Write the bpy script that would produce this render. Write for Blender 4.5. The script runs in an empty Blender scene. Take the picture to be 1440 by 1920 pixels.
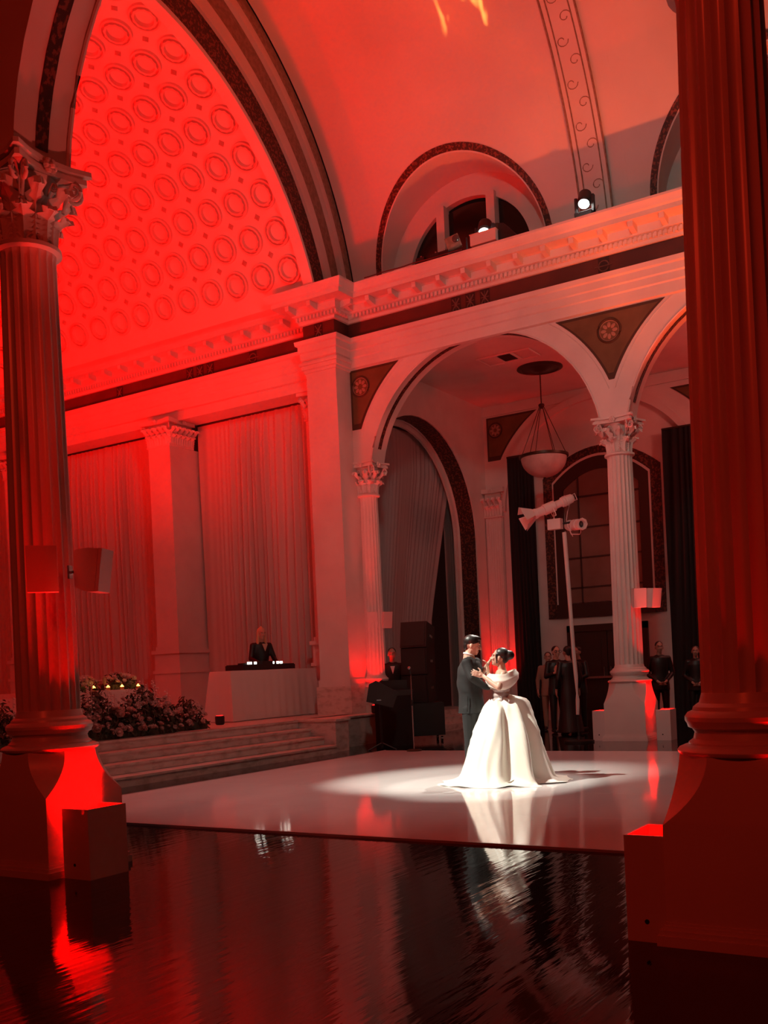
import bpy, bmesh, math, random
from mathutils import Vector, Matrix, Euler
random.seed(7)
S = bpy.context.scene
COL = S.collection
PI = math.pi
sin, cos, sqrt = math.sin, math.cos, math.sqrt

# ------------------------------------------------------------------ camera
H = 1.38; FPX = 1906.99; PX0, PY0 = 720.0, 1258.36; ROLL = 0.045994; YAW = 0.56283
FW = Vector((-sin(YAW), cos(YAW), 0)); RT = Vector((cos(YAW), sin(YAW), 0)); UP = Vector((0, 0, 1))
cam = bpy.data.cameras.new('camera'); camo = bpy.data.objects.new('camera', cam); COL.objects.link(camo)
cam.sensor_fit = 'HORIZONTAL'; cam.sensor_width = 36; cam.lens = FPX / 1440 * 36
cam.shift_y = (PY0 - 960) / 1440; cam.clip_end = 200
R_ = RT * cos(ROLL) - UP * sin(ROLL); U_ = RT * sin(ROLL) + UP * cos(ROLL)
camo.matrix_world = Matrix(((R_.x, U_.x, -FW.x, 0), (R_.y, U_.y, -FW.y, 0), (R_.z, U_.z, -FW.z, H), (0, 0, 0, 1)))
S.camera = camo

# ------------------------------------------------------------------ world, exposure, big lights
S.view_settings.view_transform = 'Standard'; S.view_settings.look = 'None'
S.view_settings.exposure = 0; S.view_settings.gamma = 1; S.view_settings.use_curve_mapping = False
W = bpy.data.worlds.new('world'); S.world = W; W.use_nodes = True
W.node_tree.nodes['Background'].inputs[0].default_value = (0.02, 0.004, 0.003, 1)
W.node_tree.nodes['Background'].inputs[1].default_value = 0.3

WHITE = (1, 1, 1); RED = (1, 0.0, 0.0); DRED = (1, 0.10, 0.07); PINK = (1, .30, .24); WARM = (1, .8, .55)
def lamp(name, kind, loc, target, energy, color, size=.3, angle=60, blend=.5, sy=None, spread=None):
    l = bpy.data.lights.new(name, kind); l.energy = energy; l.color = color
    if kind == 'AREA':
        if spread: l.spread = math.radians(spread)
        l.size = size
        if sy: l.shape = 'RECTANGLE'; l.size_y = sy
    else: l.shadow_soft_size = size
    if kind == 'SPOT': l.spot_size = math.radians(angle); l.spot_blend = blend
    o = bpy.data.objects.new(name, l); COL.objects.link(o); o.location = loc
    d = Vector(target) - Vector(loc); o.rotation_euler = d.to_track_quat('-Z', 'Y').to_euler()
    return o
def mottle(o, scale, lo, hi, v0, v1):          # noise in the lamp, imitating rippled reflections off the floor
    l = o.data; l.use_nodes = True; nt = l.node_tree; em = nt.nodes['Emission']
    tc = nt.nodes.new('ShaderNodeTexCoord'); mp = nt.nodes.new('ShaderNodeMapping'); mp.inputs['Scale'].default_value = scale
    n = nt.nodes.new('ShaderNodeTexNoise'); n.inputs['Scale'].default_value = 1; n.inputs['Detail'].default_value = 3; n.inputs['Distortion'].default_value = .6
    r = nt.nodes.new('ShaderNodeMapRange'); r.inputs['From Min'].default_value = lo; r.inputs['From Max'].default_value = hi
    r.inputs['To Min'].default_value = v0; r.inputs['To Max'].default_value = v1
    nt.links.new(tc.outputs['Normal'], mp.inputs[0]); nt.links.new(mp.outputs[0], n.inputs[0]); nt.links.new(n.outputs[0], r.inputs[0]); nt.links.new(r.outputs[0], em.inputs['Strength'])
    return o
# chancel wash (red, from the near side of the stage up at the coffered vault and the drapes)
lamp('chancel_uplight', 'SPOT', (-14.3, 7.6, 1.0), (-14.0, 14.6, 12.3), 4600, RED, .3, 84, .8)
lamp('chancel_uplight', 'SPOT', (-19.0, 7.6, 1.0), (-18.6, 14.6, 12.3), 4600, RED, .3, 84, .8)
lamp('chancel_wash', 'AREA', (-13.0, 7.0, 5.5), (-14.5, 17.5, 4.5), 28, (1, .05, .02), 1.0)
# nave: red floor lamps up at the vault, dim fill added on the unseen near ledge
lamp('vault_light', 'SPOT', (-8.0, 6.4, .4), (-10.0, 15.0, 12.0), 900, (1, .02, .01), .15, 95, .5)
mottle(lamp('vault_light', 'SPOT', (-1.4, 14.0, .4), (-5.0, 14.4, 13.2), 4300, (1, .10, .015), .10, 60, .6), (3.2, 5.5, 3), .42, .62, .70, 1.3)  # added lamp standing in for spotlight reflected off the dance floor
lamp('vault_light', 'SPOT', (-4.6, 6.6, .4), (-8.0, 15.5, 12.0), 300, (1, .05, .03), .15, 90, .5)
lamp('nave_fill', 'AREA', (-9.6, 6.3, 9.4), (-8.0, 17, 6.5), 34, (1, .10, .07), .6)
lamp('nave_fill', 'AREA', (-3.0, 6.3, 9.4), (-5.2, 16.9, 4.5), 56, (.80, 1, .84), .6, spread=110)
mottle(lamp('vault_glint', 'SPOT', (-6.4, 6.2, 9.3), (-7.5, 15.35, 12.45), 2600, (1, .42, .07), .02, 7, .7), (34, 12, 12), .50, .58, 0, 4)  # added lamp imitating the golden floor reflection on the vault
lamp('aisle_fill', 'AREA', (-2.0, -2.6, 6.5), (-3.5, 5, 1.5), 108, (1, .035, .012), .8)  # unseen fill behind the camera for bounced red on the near columns
lamp('aisle_fill', 'AREA', (-3.0, 20.3, 7.4), (-8.0, 21, 3.0), 50, (1, .28, .22), .8)  # added fill under the far aisle ceiling
lamp('column_fill', 'SPOT', (-2.4, 6.9, .4), (-5.75, 5.2, 6.6), 420, (1, .12, .08), .1, 34, .8)  # added lamp to brighten the near arch soffit and left capital
lamp('capital_uplight', 'SPOT', (-5.22, 16.98, .45), (-5.55, 16.95, 5.1), 800, (1, .04, .03), .04, 15, .5)
lamp('capital_uplight', 'SPOT', (-5.70, 4.98, .45), (-6.10, 5.02, 5.0), 230, (1, .03, .02), .04, 12, .5)
lamp('capital_uplight', 'SPOT', (-10.72, 16.60, .8), (-10.95, 16.95, 5.0), 500, (1, .03, .02), .04, 14, .5)
# white key spot on the couple, plus an added floor fill
lamp('key_spot', 'SPOT', (-10.3, 6.4, 9.4), (-5.95, 11.05, .3), 9800, (1, .98, .84), .08, 19, .75)
lamp('floor_fill', 'SPOT', (-10.3, 6.4, 9.4), (-6.5, 11.0, 0), 520, (.9, 1, .95), .1, 50, .9)  # added wide fill for the spot's scatter over the white floor

# ------------------------------------------------------------------ helpers
def at(px, py, d):                      # the point seen at a pixel at a depth along the view
    dx, dy = px - PX0, py - PY0
    u = dx * cos(ROLL) - dy * sin(ROLL); v = -dx * sin(ROLL) - dy * cos(ROLL)
    return FW * d + RT * (u * d / FPX) + UP * (H + v * d / FPX)
def obj(name, me, mat=None, parent=None, loc=(0, 0, 0), rot=(0, 0, 0), scale=None):
    if isinstance(me, MB): me = me.mesh(name)
    o = bpy.data.objects.new(name, me); COL.objects.link(o)
    if mat is not None and len(me.materials) == 0: me.materials.append(mat)
    o.location = loc; o.rotation_euler = rot
    if scale: o.scale = scale
    if parent: o.parent = parent
    return o
def tag(o, label, cat, group=None):
    o['label'] = label; o['category'] = cat
    if group: o['group'] = group
    return o
def struct(o): o['kind'] = 'structure'; return o
def stuff(o): o['kind'] = 'stuff'; return o
def thing(name, label, cat, loc=(0, 0, 0), rz=0, group=None):
    o = bpy.data.objects.new(name, None); COL.objects.link(o); o.empty_display_size = .1
    o.location = loc; o.rotation_euler = (0, 0, rz); return tag(o, label, cat, group)
def dup(root, loc=None, rz=None, label=None):
    r = root.copy(); COL.objects.link(r)
    if loc is not None: r.location = loc
    if rz is not None: r.rotation_euler = (0, 0, rz)
    if label: r['label'] = label
    for ch in [o for o in COL.objects if o.parent == root]:
        c = ch.copy(); COL.objects.link(c); c.parent = r
        for g in [o for o in COL.objects if o.parent == ch]:
            d = g.copy(); COL.objects.link(d); d.parent = c
    return r
class MB:
    def __init__(s): s.v = []; s.f = []
    def add(s, vs, fs):
        n = len(s.v); s.v += [tuple(v) for v in vs]; s.f += [tuple(i + n for i in f) for f in fs]; return s
    def box(s, x0, x1, y0, y1, z0, z1):
        return s.add([(x0, y0, z0), (x1, y0, z0), (x1, y1, z0), (x0, y1, z0), (x0, y0, z1), (x1, y0, z1), (x1, y1, z1), (x0, y1, z1)],
                     [(0, 3, 2, 1), (4, 5, 6, 7), (0, 1, 5, 4), (1, 2, 6, 5), (2, 3, 7, 6), (3, 0, 4, 7)])
    def lathe(s, prof, n=24, c=(0, 0, 0), rfun=None, caps=True):
        vs = []
        for r, z in prof:
            for i in range(n):
                a = 2 * PI * i / n; rr = r * (rfun(a, z) if rfun else 1)
                vs.append((c[0] + rr * cos(a), c[1] + rr * sin(a), c[2] + z))
        fs = [(j * n + i, j * n + (i + 1) % n, (j + 1) * n + (i + 1) % n, (j + 1) * n + i) for j in range(len(prof) - 1) for i in range(n)]
        if caps: fs += [tuple(range(n))[::-1], tuple((len(prof) - 1) * n + i for i in range(n))]
        return s.add(vs, fs)
    def tube(s, pts, r, n=8, closed=False):
        pts = [Vector(p) for p in pts]; N = len(pts); vs = []
        rs = r if isinstance(r, (list, tuple)) else [r] * N
        for i, p in enumerate(pts):
            a = pts[(i - 1) % N] if (closed or i) else p; b = pts[(i + 1) % N] if (closed or i < N - 1) else p
            t = (b - a).normalized() if (b - a).length > 1e-9 else UP
            q = t.cross(UP) if abs(t.z) < .95 else t.cross(Vector((1, 0, 0)))
            q.normalize(); w = t.cross(q)
            for k in range(n):
                an = 2 * PI * k / n; vs.append(p + (q * cos(an) + w * sin(an)) * rs[i])
        m = N if closed else N - 1
        fs = [(i * n + k, i * n + (k + 1) % n, ((i + 1) % N) * n + (k + 1) % n, ((i + 1) % N) * n + k) for i in range(m) for k in range(n)]
        if not closed: fs += [tuple(range(n))[::-1], tuple((N - 1) * n + k for k in range(n))]
        return s.add(vs, fs)
    def grid(s, rows, closed=False):
        n = len(rows[0]); vs = [p for r in rows for p in r]; m = n if closed else n - 1
        return s.add(vs, [(j * n + i, j * n + (i + 1) % n, (j + 1) * n + (i + 1) % n, (j + 1) * n + i) for j in range(len(rows) - 1) for i in range(m)])
    def slab(s, rows, off):              # a sheet given a thickness along a vector function
        a = [[Vector(p) for p in r] for r in rows]; b = [[p + (off(p) if callable(off) else Vector(off)) for p in r] for r in a]
        s.grid(a); s.grid([r[::-1] for r in b])
        s.grid([a[0], b[0]]); s.grid([b[-1], a[-1]]); s.grid([[r[0] for r in b], [r[0] for r in a]]); s.grid([[r[-1] for r in a], [r[-1] for r in b]])
        return s
    def loft(s, secs, n=28, rz=0):        # elliptical sections (centre, rx, ry)
        rows = []; c_, s_ = cos(rz), sin(rz)
        for c, rx, ry in secs:
            rows.append([Vector((c[0] + rx * cos(2 * PI * i / n) * c_ - ry * sin(2 * PI * i / n) * s_, c[1] + rx * cos(2 * PI * i / n) * s_ + ry * sin(2 * PI * i / n) * c_, c[2])) for i in range(n)])
        s.grid(rows, closed=True); k = len(s.v); N = len(secs) * n
        s.f.append(tuple(range(k - N, k - N + n))[::-1]); s.f.append(tuple(range(k - n, k))); return s
    def prism(s, poly, axis, a, b):      # poly of 2D points extruded along an axis ('x','y','z')
        def P(u, v, w): return {'x': (w, u, v), 'y': (u, w, v), 'z': (u, v, w)}[axis]
        n = len(poly)
        return s.add([P(u, v, a) for u, v in poly] + [P(u, v, b) for u, v in poly],
                     [tuple(range(n))[::-1], tuple(range(n, 2 * n))] + [(i, (i + 1) % n, n + (i + 1) % n, n + i) for i in range(n)])
    def ell(s, c, r, n=10, m=7, rot=None):
        vs = []; 
        for j in range(1, m):
            t = PI * j / m
            for i in range(n):
                a = 2 * PI * i / n; vs.append(Vector((r[0] * sin(t) * cos(a), r[1] * sin(t) * sin(a), r[2] * cos(t))))
        vs += [Vector((0, 0, r[2])), Vector((0, 0, -r[2]))]
        if rot is not None: vs = [rot @ v for v in vs]
        vs = [v + Vector(c) for v in vs]; T, B = (m - 1) * n, (m - 1) * n + 1
        fs = [(j * n + i, (j + 1) * n + i, (j + 1) * n + (i + 1) % n, j * n + (i + 1) % n) for j in range(m - 2) for i in range(n)]
        fs += [(T, i, (i + 1) % n) for i in range(n)] + [(B, (m - 2) * n + (i + 1) % n, (m - 2) * n + i) for i in range(n)]
        return s.add(vs, fs)
    def cap(s, p0, r0, p1, r1, n=10):    # tapered capsule
        p0, p1 = Vector(p0), Vector(p1); d = p1 - p0; L = max(d.length, 1e-6); t = d / L
        pts = []; rs = []
        for k in (90, 60, 30): pts.append(p0 - t * r0 * sin(math.radians(k)) * 1.0); rs.append(max(r0 * cos(math.radians(k)), .0005))
        pts += [p0, p1]; rs += [r0, r1]
        for k in (30, 60, 90): pts.append(p1 + t * r1 * sin(math.radians(k))); rs.append(max(r1 * cos(math.radians(k)), .0005))
        return s.tube(pts, rs, n)
    def mesh(s, name, smooth=None):
        me = bpy.data.meshes.new(name); me.from_pydata(s.v, [], s.f); me.validate(); me.update()
        bm = bmesh.new(); bm.from_mesh(me); bmesh.ops.recalc_face_normals(bm, faces=bm.faces); bm.to_mesh(me); bm.free()
        a = math.radians(smooth if smooth else 32)
        me.shade_smooth(); me.set_sharp_from_angle(angle=a)
        return me
def blob(mb, voxel, smooth=3, fn=None):  # unite the lumps into one continuous surface
    me = mb.mesh('tmp'); o = bpy.data.objects.new('tmp', me); COL.objects.link(o)
    m = o.modifiers.new('r', 'REMESH'); m.mode = 'VOXEL'; m.voxel_size = voxel; m.use_smooth_shade = True
    if smooth: q = o.modifiers.new('s', 'SMOOTH'); q.iterations = smooth; q.factor = .5
    dg = bpy.context.evaluated_depsgraph_get(); e = o.evaluated_get(dg)
    r = bpy.data.meshes.new_from_object(e); bpy.data.objects.remove(o); bpy.data.meshes.remove(me)
    if fn:
        for v in r.vertices: v.co = fn(v.co)
    r.shade_smooth(); return r

# ------------------------------------------------------------------ materials
def mat(name, col, rough=.6, metal=0, noise=None, bump=None, emit=None, spec=None, sheen=0, coat=0):
    m = bpy.data.materials.new(name); m.use_nodes = True; nt = m.node_tree; b = nt.nodes['Principled BSDF']
    b.inputs['Base Color'].default_value = (*col, 1); b.inputs['Roughness'].default_value = rough; b.inputs['Metallic'].default_value = metal
    if spec is not None: b.inputs['Specular IOR Level'].default_value = spec
    if sheen: b.inputs['Sheen Weight'].default_value = sheen
    if coat: b.inputs['Coat Weight'].default_value = coat
    tc = nt.nodes.new('ShaderNodeTexCoord')
    if noise:
        sc, col2, lo, hi = noise[:4]; n = nt.nodes.new('ShaderNodeTexNoise'); n.inputs['Scale'].default_value = 1; n.inputs['Detail'].default_value = 5
        mp = nt.nodes.new('ShaderNodeMapping'); mp.inputs['Scale'].default_value = sc if isinstance(sc, tuple) else (sc, sc, sc)
        nt.links.new(tc.outputs['Object'], mp.inputs[0]); nt.links.new(mp.outputs[0], n.inputs[0])
        r = nt.nodes.new('ShaderNodeValToRGB'); r.color_ramp.elements[0].position = lo; r.color_ramp.elements[1].position = hi
        r.color_ramp.elements[0].color = (*col, 1); r.color_ramp.elements[1].color = (*col2, 1)
        nt.links.new(n.outputs[0], r.inputs[0]); nt.links.new(r.outputs[0], b.inputs['Base Color'])
    if bump:
        sc, st, dist = bump; n = nt.nodes.new('ShaderNodeTexNoise'); n.inputs['Scale'].default_value = 1; n.inputs['Detail'].default_value = 3
        mp = nt.nodes.new('ShaderNodeMapping'); mp.inputs['Scale'].default_value = sc if isinstance(sc, tuple) else (sc, sc, sc)
        nt.links.new(tc.outputs['Object'], mp.inputs[0]); nt.links.new(mp.outputs[0], n.inputs[0])
        bp = nt.nodes.new('ShaderNodeBump'); bp.inputs['Strength'].default_value = st; bp.inputs['Distance'].default_value = dist
        nt.links.new(n.outputs[0], bp.inputs['Height']); nt.links.new(bp.outputs[0], b.inputs['Normal'])
    if emit: b.inputs['Emission Color'].default_value = (*emit[0], 1); b.inputs['Emission Strength'].default_value = emit[1]
    return m
M = {}
M['plaster'] = mat('plaster', (.72, .66, .62), .7, noise=(1.5, (.62, .55, .52), .35, .75))
M['enamel'] = mat('glossy_column_paint', (.70, .64, .60), .30, noise=(1.5, (.62, .55, .52), .35, .75))
M['vault'] = mat('vault_plaster', (.62, .55, .52), .75, noise=(.6, (.52, .45, .42), .3, .8))
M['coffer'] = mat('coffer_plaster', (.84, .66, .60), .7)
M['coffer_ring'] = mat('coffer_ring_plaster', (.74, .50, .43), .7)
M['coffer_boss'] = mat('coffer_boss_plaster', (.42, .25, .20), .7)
M['taupe'] = mat('taupe_paint', (.20, .13, .09), .7, noise=(14, (.27, .18, .13), .4, .6))
M['band'] = mat('dark_stencil', (.035, .012, .008), .6, noise=(22, (.16, .045, .03), .5, .58))
M['frieze'] = mat('maroon_frieze', (.085, .022, .016), .6, noise=(2, (.12, .03, .02), .4, .7))
M['motif'] = mat('frieze_motif', (.16, .08, .06), .6)
M['rosette'] = mat('rosette_paint', (.36, .21, .15), .6)
M['dark_motif'] = mat('dark_frieze_motif', (.03, .01, .008), .6)
M['olive'] = mat('olive_panel', (.15, .085, .035), .6, noise=(3, (.11, .06, .022), .4, .7))
M['olive_dark'] = mat('olive_border', (.055, .028, .012), .6)
M['marble'] = mat('veined_marble', (.62, .54, .49), .3, noise=((5, 5, 11), (.44, .36, .31), .48, .66))
M['floor'] = mat('black_floor', (.006, .005, .005), .045, bump=((17, 1.5, 1), .16, .012), spec=.5)
M['dance'] = mat('white_dance_floor', (.80, .76, .75), .07, noise=((1.2, .5, 1), (.72, .67, .66), .3, .7), bump=((14, 1.6, 1), .05, .006))
M['dance_edge'] = mat('dance_floor_edge', (.35, .3, .3), .3)
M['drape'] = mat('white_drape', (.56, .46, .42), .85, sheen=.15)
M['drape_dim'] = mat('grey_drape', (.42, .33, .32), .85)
M['black_cloth'] = mat('black_cloth', (.012, .009, .009), .9)
M['linen'] = mat('white_linen', (.70, .63, .60), .8)
M['black'] = mat('black_plastic', (.010, .009, .009), .45)
M['mesh'] = mat('black_grille', (.02, .018, .018), .6, noise=(300, (.008, .008, .008), .4, .6))
M['white_paint'] = mat('white_paint', (.62, .58, .56), .4)
M['chrome'] = mat('steel', (.55, .55, .55), .25, 1)
M['iron'] = mat('dark_bronze', (.06, .035, .02), .4, .6)
M['bowl'] = mat('alabaster', (.62, .50, .46), .35, noise=(6, (.5, .4, .36), .4, .7))
M['glass_dark'] = mat('dark_window_glass', (.015, .008, .007), .12)
M['glass_brown'] = mat('brown_window_glass', (.20, .12, .10), .25, noise=(1.3, (.15, .085, .07), .35, .7))
M['wood_dark'] = mat('dark_wood', (.03, .014, .010), .4)
M['dark_wall'] = mat('low_bounce_dark', (.045, .03, .025), .7)  # unseen walls kept dark to cut light bouncing onto the near columns
M['lens_white'] = mat('lit_lens', (1, 1, 1), .3, emit=((1, 1, .93), 260))
M['lens_red'] = mat('red_lens', (.5, 0, 0), .3, emit=((1, .01, .01), 6))
M['lens'] = mat('glass_lens', (.05, .05, .05), .05, coat=1)
M['led'] = mat('white_led', (1, 1, 1), .3, emit=((1, .95, .8), 5))
M['flame'] = mat('flame', (1, .6, .1), .3, emit=((1, .45, .06), 9))
M['votive'] = mat('amber_glass', (.6, .35, .12), .15)
M['clear'] = mat('wine_glass', (.35, .22, .18), .1)
M['rose'] = mat('blush_rose', (.60, .42, .38), .7, noise=(30, (.45, .28, .25), .4, .6))
M['white_flower'] = mat('white_flower', (.72, .62, .58), .7)
M['leaf'] = mat('leaf', (.045, .05, .03), .7, noise=(9, (.09, .08, .05), .4, .6))
M['satin'] = mat('ivory_satin', (.88, .84, .74), .38, sheen=.4)
M['corset'] = mat('sheer_corset', (.42, .34, .32), .28, noise=(40, (.52, .44, .42), .4, .6))
M['suit'] = mat('charcoal_suit', (.009, .0095, .010), .8, bump=(260, .2, .001))
M['shirt'] = mat('white_shirt', (.75, .72, .70), .7)
M['skin'] = mat('skin', (.56, .34, .25), .5)
M['skin_dim'] = mat('tanned_skin', (.42, .25, .19), .5)
M['hair'] = mat('black_hair', (.012, .009, .008), .42, bump=((60, 60, 12), .5, .004))
M['blond'] = mat('blond_hair', (.62, .36, .20), .45, bump=((60, 60, 8), .5, .004))
M['eye'] = mat('eye', (.02, .015, .012), .15)
M['eyewhite'] = mat('eye_white', (.7, .68, .65), .2)
M['lip'] = mat('lips', (.42, .12, .11), .4)
M['flesh_cloth'] = mat('beige_cloth', (.30, .19, .14), .8)
M['soffit'] = mat('recess_shadow_paint', (.30, .25, .23), .8)
mat_gold = mat('gilt', (.35, .18, .08), .5)

# ------------------------------------------------------------------ key dimensions
YF = 16.95; YFB = 17.45           # far arcade wall, nave face and aisle face
YN = 5.45; YNB = 4.95             # near arcade wall
XP0, XP1, YP = -11.89, -11.18, 16.46   # corner pier
YB = 23.1                         # back wall of the far aisle
VC, VZ, VR = 11.1, 7.9, 6.16      # nave vault axis and radius
CC, CZ, CR = 11.1, 7.1, 5.4       # chancel vault
XE = 7.2; XA = -25.0
STG = .57                         # stage height
AR = 2.4; AZ = 5.15               # arch radius, centre height
FARC = [-8.41, -3.21, 1.99]; NEARC = [-8.92, -3.735, 1.45]

# ------------------------------------------------------------------ floors and big structure
fl = struct(obj('floor', MB().box(XA, XE, -3.2, YB + .3, -.3, 0), M['floor']))
dance = thing('dance_floor', 'glossy white dance floor laid over the dark polished floor in front of the stage', 'floor', (-3.1, 10.9, 0))
ys = [7.04, 8.46, 10.06, 11.66, 13.26, 14.8]
for i in range(5):
    obj('panel', MB().box(-6.27, 4.8, ys[i] - 10.9 + .0015, ys[i + 1] - 10.9 - .0015, 0.0, .016), M['dance'], dance)
obj('edging', MB().box(-6.275, 4.8, 7.02 - 10.9, 7.04 - 10.9, 0, .02).box(-6.29, -6.27, 7.02 - 10.9, 14.8 - 10.9, 0, .02), M['dance_edge'], dance)

def arcade(name, y0, y1, centres, xa, xb, ztop, zcap, zend):
    """wall pierced by round arches standing on columns; solid ends stand on the floor"""
    mb = MB(); xs = []
    edges = []
    for c in centres:
        n = 28
        dxm = sqrt(AR * AR - (zcap - AZ) ** 2)
        for k in range(n + 1):
            a = math.asin((zcap - AZ) / AR); t = PI - a - (PI - 2 * a) * k / n
            edges.append((c + AR * cos(t), AZ + AR * sin(t)))
    pts = [(xa, zend), (edges[0][0], zend)] if xa < edges[0][0] - .01 else []
    pts += edges
    if xb > edges[-1][0] + .01: pts += [(edges[-1][0], zend), (xb, zend)]
    front = [[(x, y0, z) for x, z in pts], [(x, y0, max(z, ztop)) for x, z in pts]]
    back = [[(x, y1, z) for x, z in pts], [(x, y1, ztop) for x, z in pts]]
    mb.grid(front); mb.grid([r[::-1] for r in back]); mb.grid([back[0], front[0]]); mb.grid([front[1], back[1]])
    mb.grid([[front[0][0], front[1][0]], [back[0][0], back[1][0]]]); mb.grid([[back[0][-1], back[1][-1]], [front[0][-1], front[1][-1]]])
    return struct(obj(name, mb, M['plaster']))
wf = arcade('wall_far', YF, YFB, FARC, XP1, XE, 8.9, 5.56, 5.56)
wn = arcade('wall_near', YNB, YN, NEARC, -11.4, XE, 9.3, 5.33, 0)
# far wall above the ledge up to the vault, near wall likewise
def vy(z): return sqrt(max(VR * VR - (z - VZ) ** 2, 0))

# nave vault with round-headed lunettes on the far side
LUN = [-8.69, -3.2]; LR = 1.72; LZ = 9.05
def VP(x, z, side=1): return (x, VC + side * vy(z), z)
def vault_nave():
    mb = MB(); x0, x1 = -11.1, XE
    ZT = 11.35
    xs = [x0, -10.85, -6.5, -5.4, -1.0, 3.0, XE]
    def patch(xa, xb, hole=None):
        if hole is None:
            mb.grid([[VP(xa + (xb - xa) * i / 4, 8.75 + (ZT - 8.75) * j / 8) for i in range(5)] for j in range(9)]); return
        inner = []; outer = []
        N = 36
        for k in range(N + 1):
            t = PI - PI * k / N; inner.append((hole + LR * cos(t), LZ + LR * sin(t)))
            # matching point on the surrounding rectangle
            dx, dz = cos(t), sin(t); s = 1e9
            if dx < -1e-6: s = min(s, (xa - hole) / dx)
            if dx > 1e-6: s = min(s, (xb - hole) / dx)
            if dz > 1e-6: s = min(s, (ZT - LZ) / dz)
            outer.append((hole + dx * s, LZ + dz * s))
        R = 5
        mb.grid([[VP(i[0] + (o[0] - i[0]) * r / R, i[1] + (o[1] - i[1]) * r / R) for i, o in zip(inner, outer)] for r in range(R + 1)])
        # corner triangles between the fan and the rectangle's corners are covered by the fan's last ring; fill them
        for cx in (xa, xb):
            best = sorted(outer, key=lambda p: (p[0] - cx) ** 2 + (p[1] - ZT) ** 2)[:2]
            mb.add([VP(*best[0]), VP(cx, ZT), VP(*best[1])], [(0, 1, 2)])
        for (a, b) in ((xa, hole - LR), (hole + LR, xb)): mb.grid([[VP(a, z), VP(b, z)] for z in (8.75, LZ)])
    patch(x0, -10.75); patch(-10.75, -6.5, LUN[0]); patch(-6.5, -5.4); patch(-5.4, -1.0, LUN[1]); patch(-1.0, XE)
    a0 = math.asin((ZT - VZ) / VR); n = 40; a1 = PI - math.asin((8.75 - VZ) / VR)
    mb.grid([[(x, VC + VR * cos(a0 + (a1 - a0) * j / n), VZ + VR * sin(a0 + (a1 - a0) * j / n)) for x in (x0, -8, -5, -2, 2, XE)] for j in range(n + 1)])
    return mb
cn = struct(obj('ceiling', vault_nave(), M['vault']))
# ledge floor behind the cornice
obj('ledge', MB().box(XP0 - .4, XE, YP, 17.3, 8.80, 8.86), M['plaster'], wf)
# lunettes
for i, c in enumerate(LUN):
    win = struct(bpy.data.objects.new('window_%d' % (i + 1), None)); COL.objects.link(win); win.location = (c, 17.0, 8.9)
    L = lambda x, y, z: (x, y - 17.0, z - 8.9)
    def arc(r, n=40, z0=8.78):
        return [(-r, z0)] + [(r * cos(PI - PI * k / n), LZ + r * sin(PI - PI * k / n)) for k in range(n + 1)] + [(r, z0)]
    # painted ring on the vault face
    a, b = arc(LR + .14), arc(LR + .025)
    obj('arch_band', MB().slab([[L(x, VC + vy(z) - .012, z) for x, z in a], [L(x, VC + vy(z) - .012, z) for x, z in b]], (0, .012, 0)), M['band'], win)
    a = arc(LR); yb = 17.62
    obj('reveal', MB().grid([[L(x, VC + vy(z), z) for x, z in a], [L(x, yb, z) for x, z in a]]), M['vault'], win)
    # window wall with three lights
    fr = MB(); yw = yb; r_in = 1.3
    posts = [(-.62, -.45), (.45, .62)]
    ring_o, ring_i = arc(LR), [(x * r_in / LR, (z - LZ) * r_in / LR + LZ if z > LZ else z) for x, z in arc(LR)]
    fr.slab([[L(x, yw - .12, z) for x, z in ring_o], [L(x, yw - .12, z) for x, z in ring_i]], (0, .15, 0))
    obj('window_frame', fr, M['vault'], win)
    for (p, q) in posts:
        obj('mullion', MB().box(p, q, yw - .22 - 17, yw - 17, LZ - 8.9 - .3, LZ - 8.9 + sqrt(r_in ** 2 - .55 ** 2) + .06), M['vault'], win)
    for (p, q) in ((-1.3, -.6), (-.47, .47), (.6, 1.3)):
        n = 10; xs = [p + (q - p) * k / n for k in range(n + 1)]
        rows = [[L(x, yw - .02, LZ - .3) for x in xs], [L(x, yw - .02, LZ + sqrt(max(r_in ** 2 - x * x, 0)) * (1 if abs(x) > .5 else .93)) for x in xs]]
        obj('pane', MB().slab(rows, (0, .02, 0)), M['glass_dark'], win)
    obj('sill', MB().box(-LR, LR, 17.1 - 17, yw - 17, -.12, .03), M['vault'], win)

# transverse ribs of the nave vault
for x0, x1 in ((-6.26, -5.70), (-.9, -.34)):
    a0, a1 = math.asin((8.8 - VZ) / VR), PI * .62; n = 44
    def rp(x, r, k): t = a0 + (a1 - a0) * k / n; return (x, VC + r * cos(t), VZ + r * sin(t))
    rib = struct(obj('trim_%d' % (1 if x0 < -3 else 2), MB().slab([[rp(x0, VR - .05, k) for k in range(n + 1)], [rp(x1, VR - .05, k) for k in range(n + 1)]], lambda p: Vector((0, (p.y - VC) * .012, (p.z - VZ) * .012))), M['vault']))
    for x in (x0, x0 + .1, x1 - .1, x1): obj('moulding', MB().tube([rp(x, VR - .06, k) for k in range(n + 1)], .018 if x in (x0, x1) else .012, 6), M['taupe'], rib)
    sc = MB()
    for j in range(34):                       # scrolling painted vine between the mouldings
        t = a0 + (a1 - a0) * (j + .5) / 34; cx = (x0 + x1) / 2 + .07 * (-1) ** j
        pts = []
        for q in range(13):
            an = q * .5 * (-1) ** j; rr = .11 * (1 - q / 18)
            pts.append(rp(cx + rr * cos(an), VR - .055, n * (j + .5) / 34 + rr * sin(an) * 3.6))
        sc.tube(pts, .008, 4)
    stuff(obj('scrollwork', sc, M['taupe'], rib))

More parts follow.
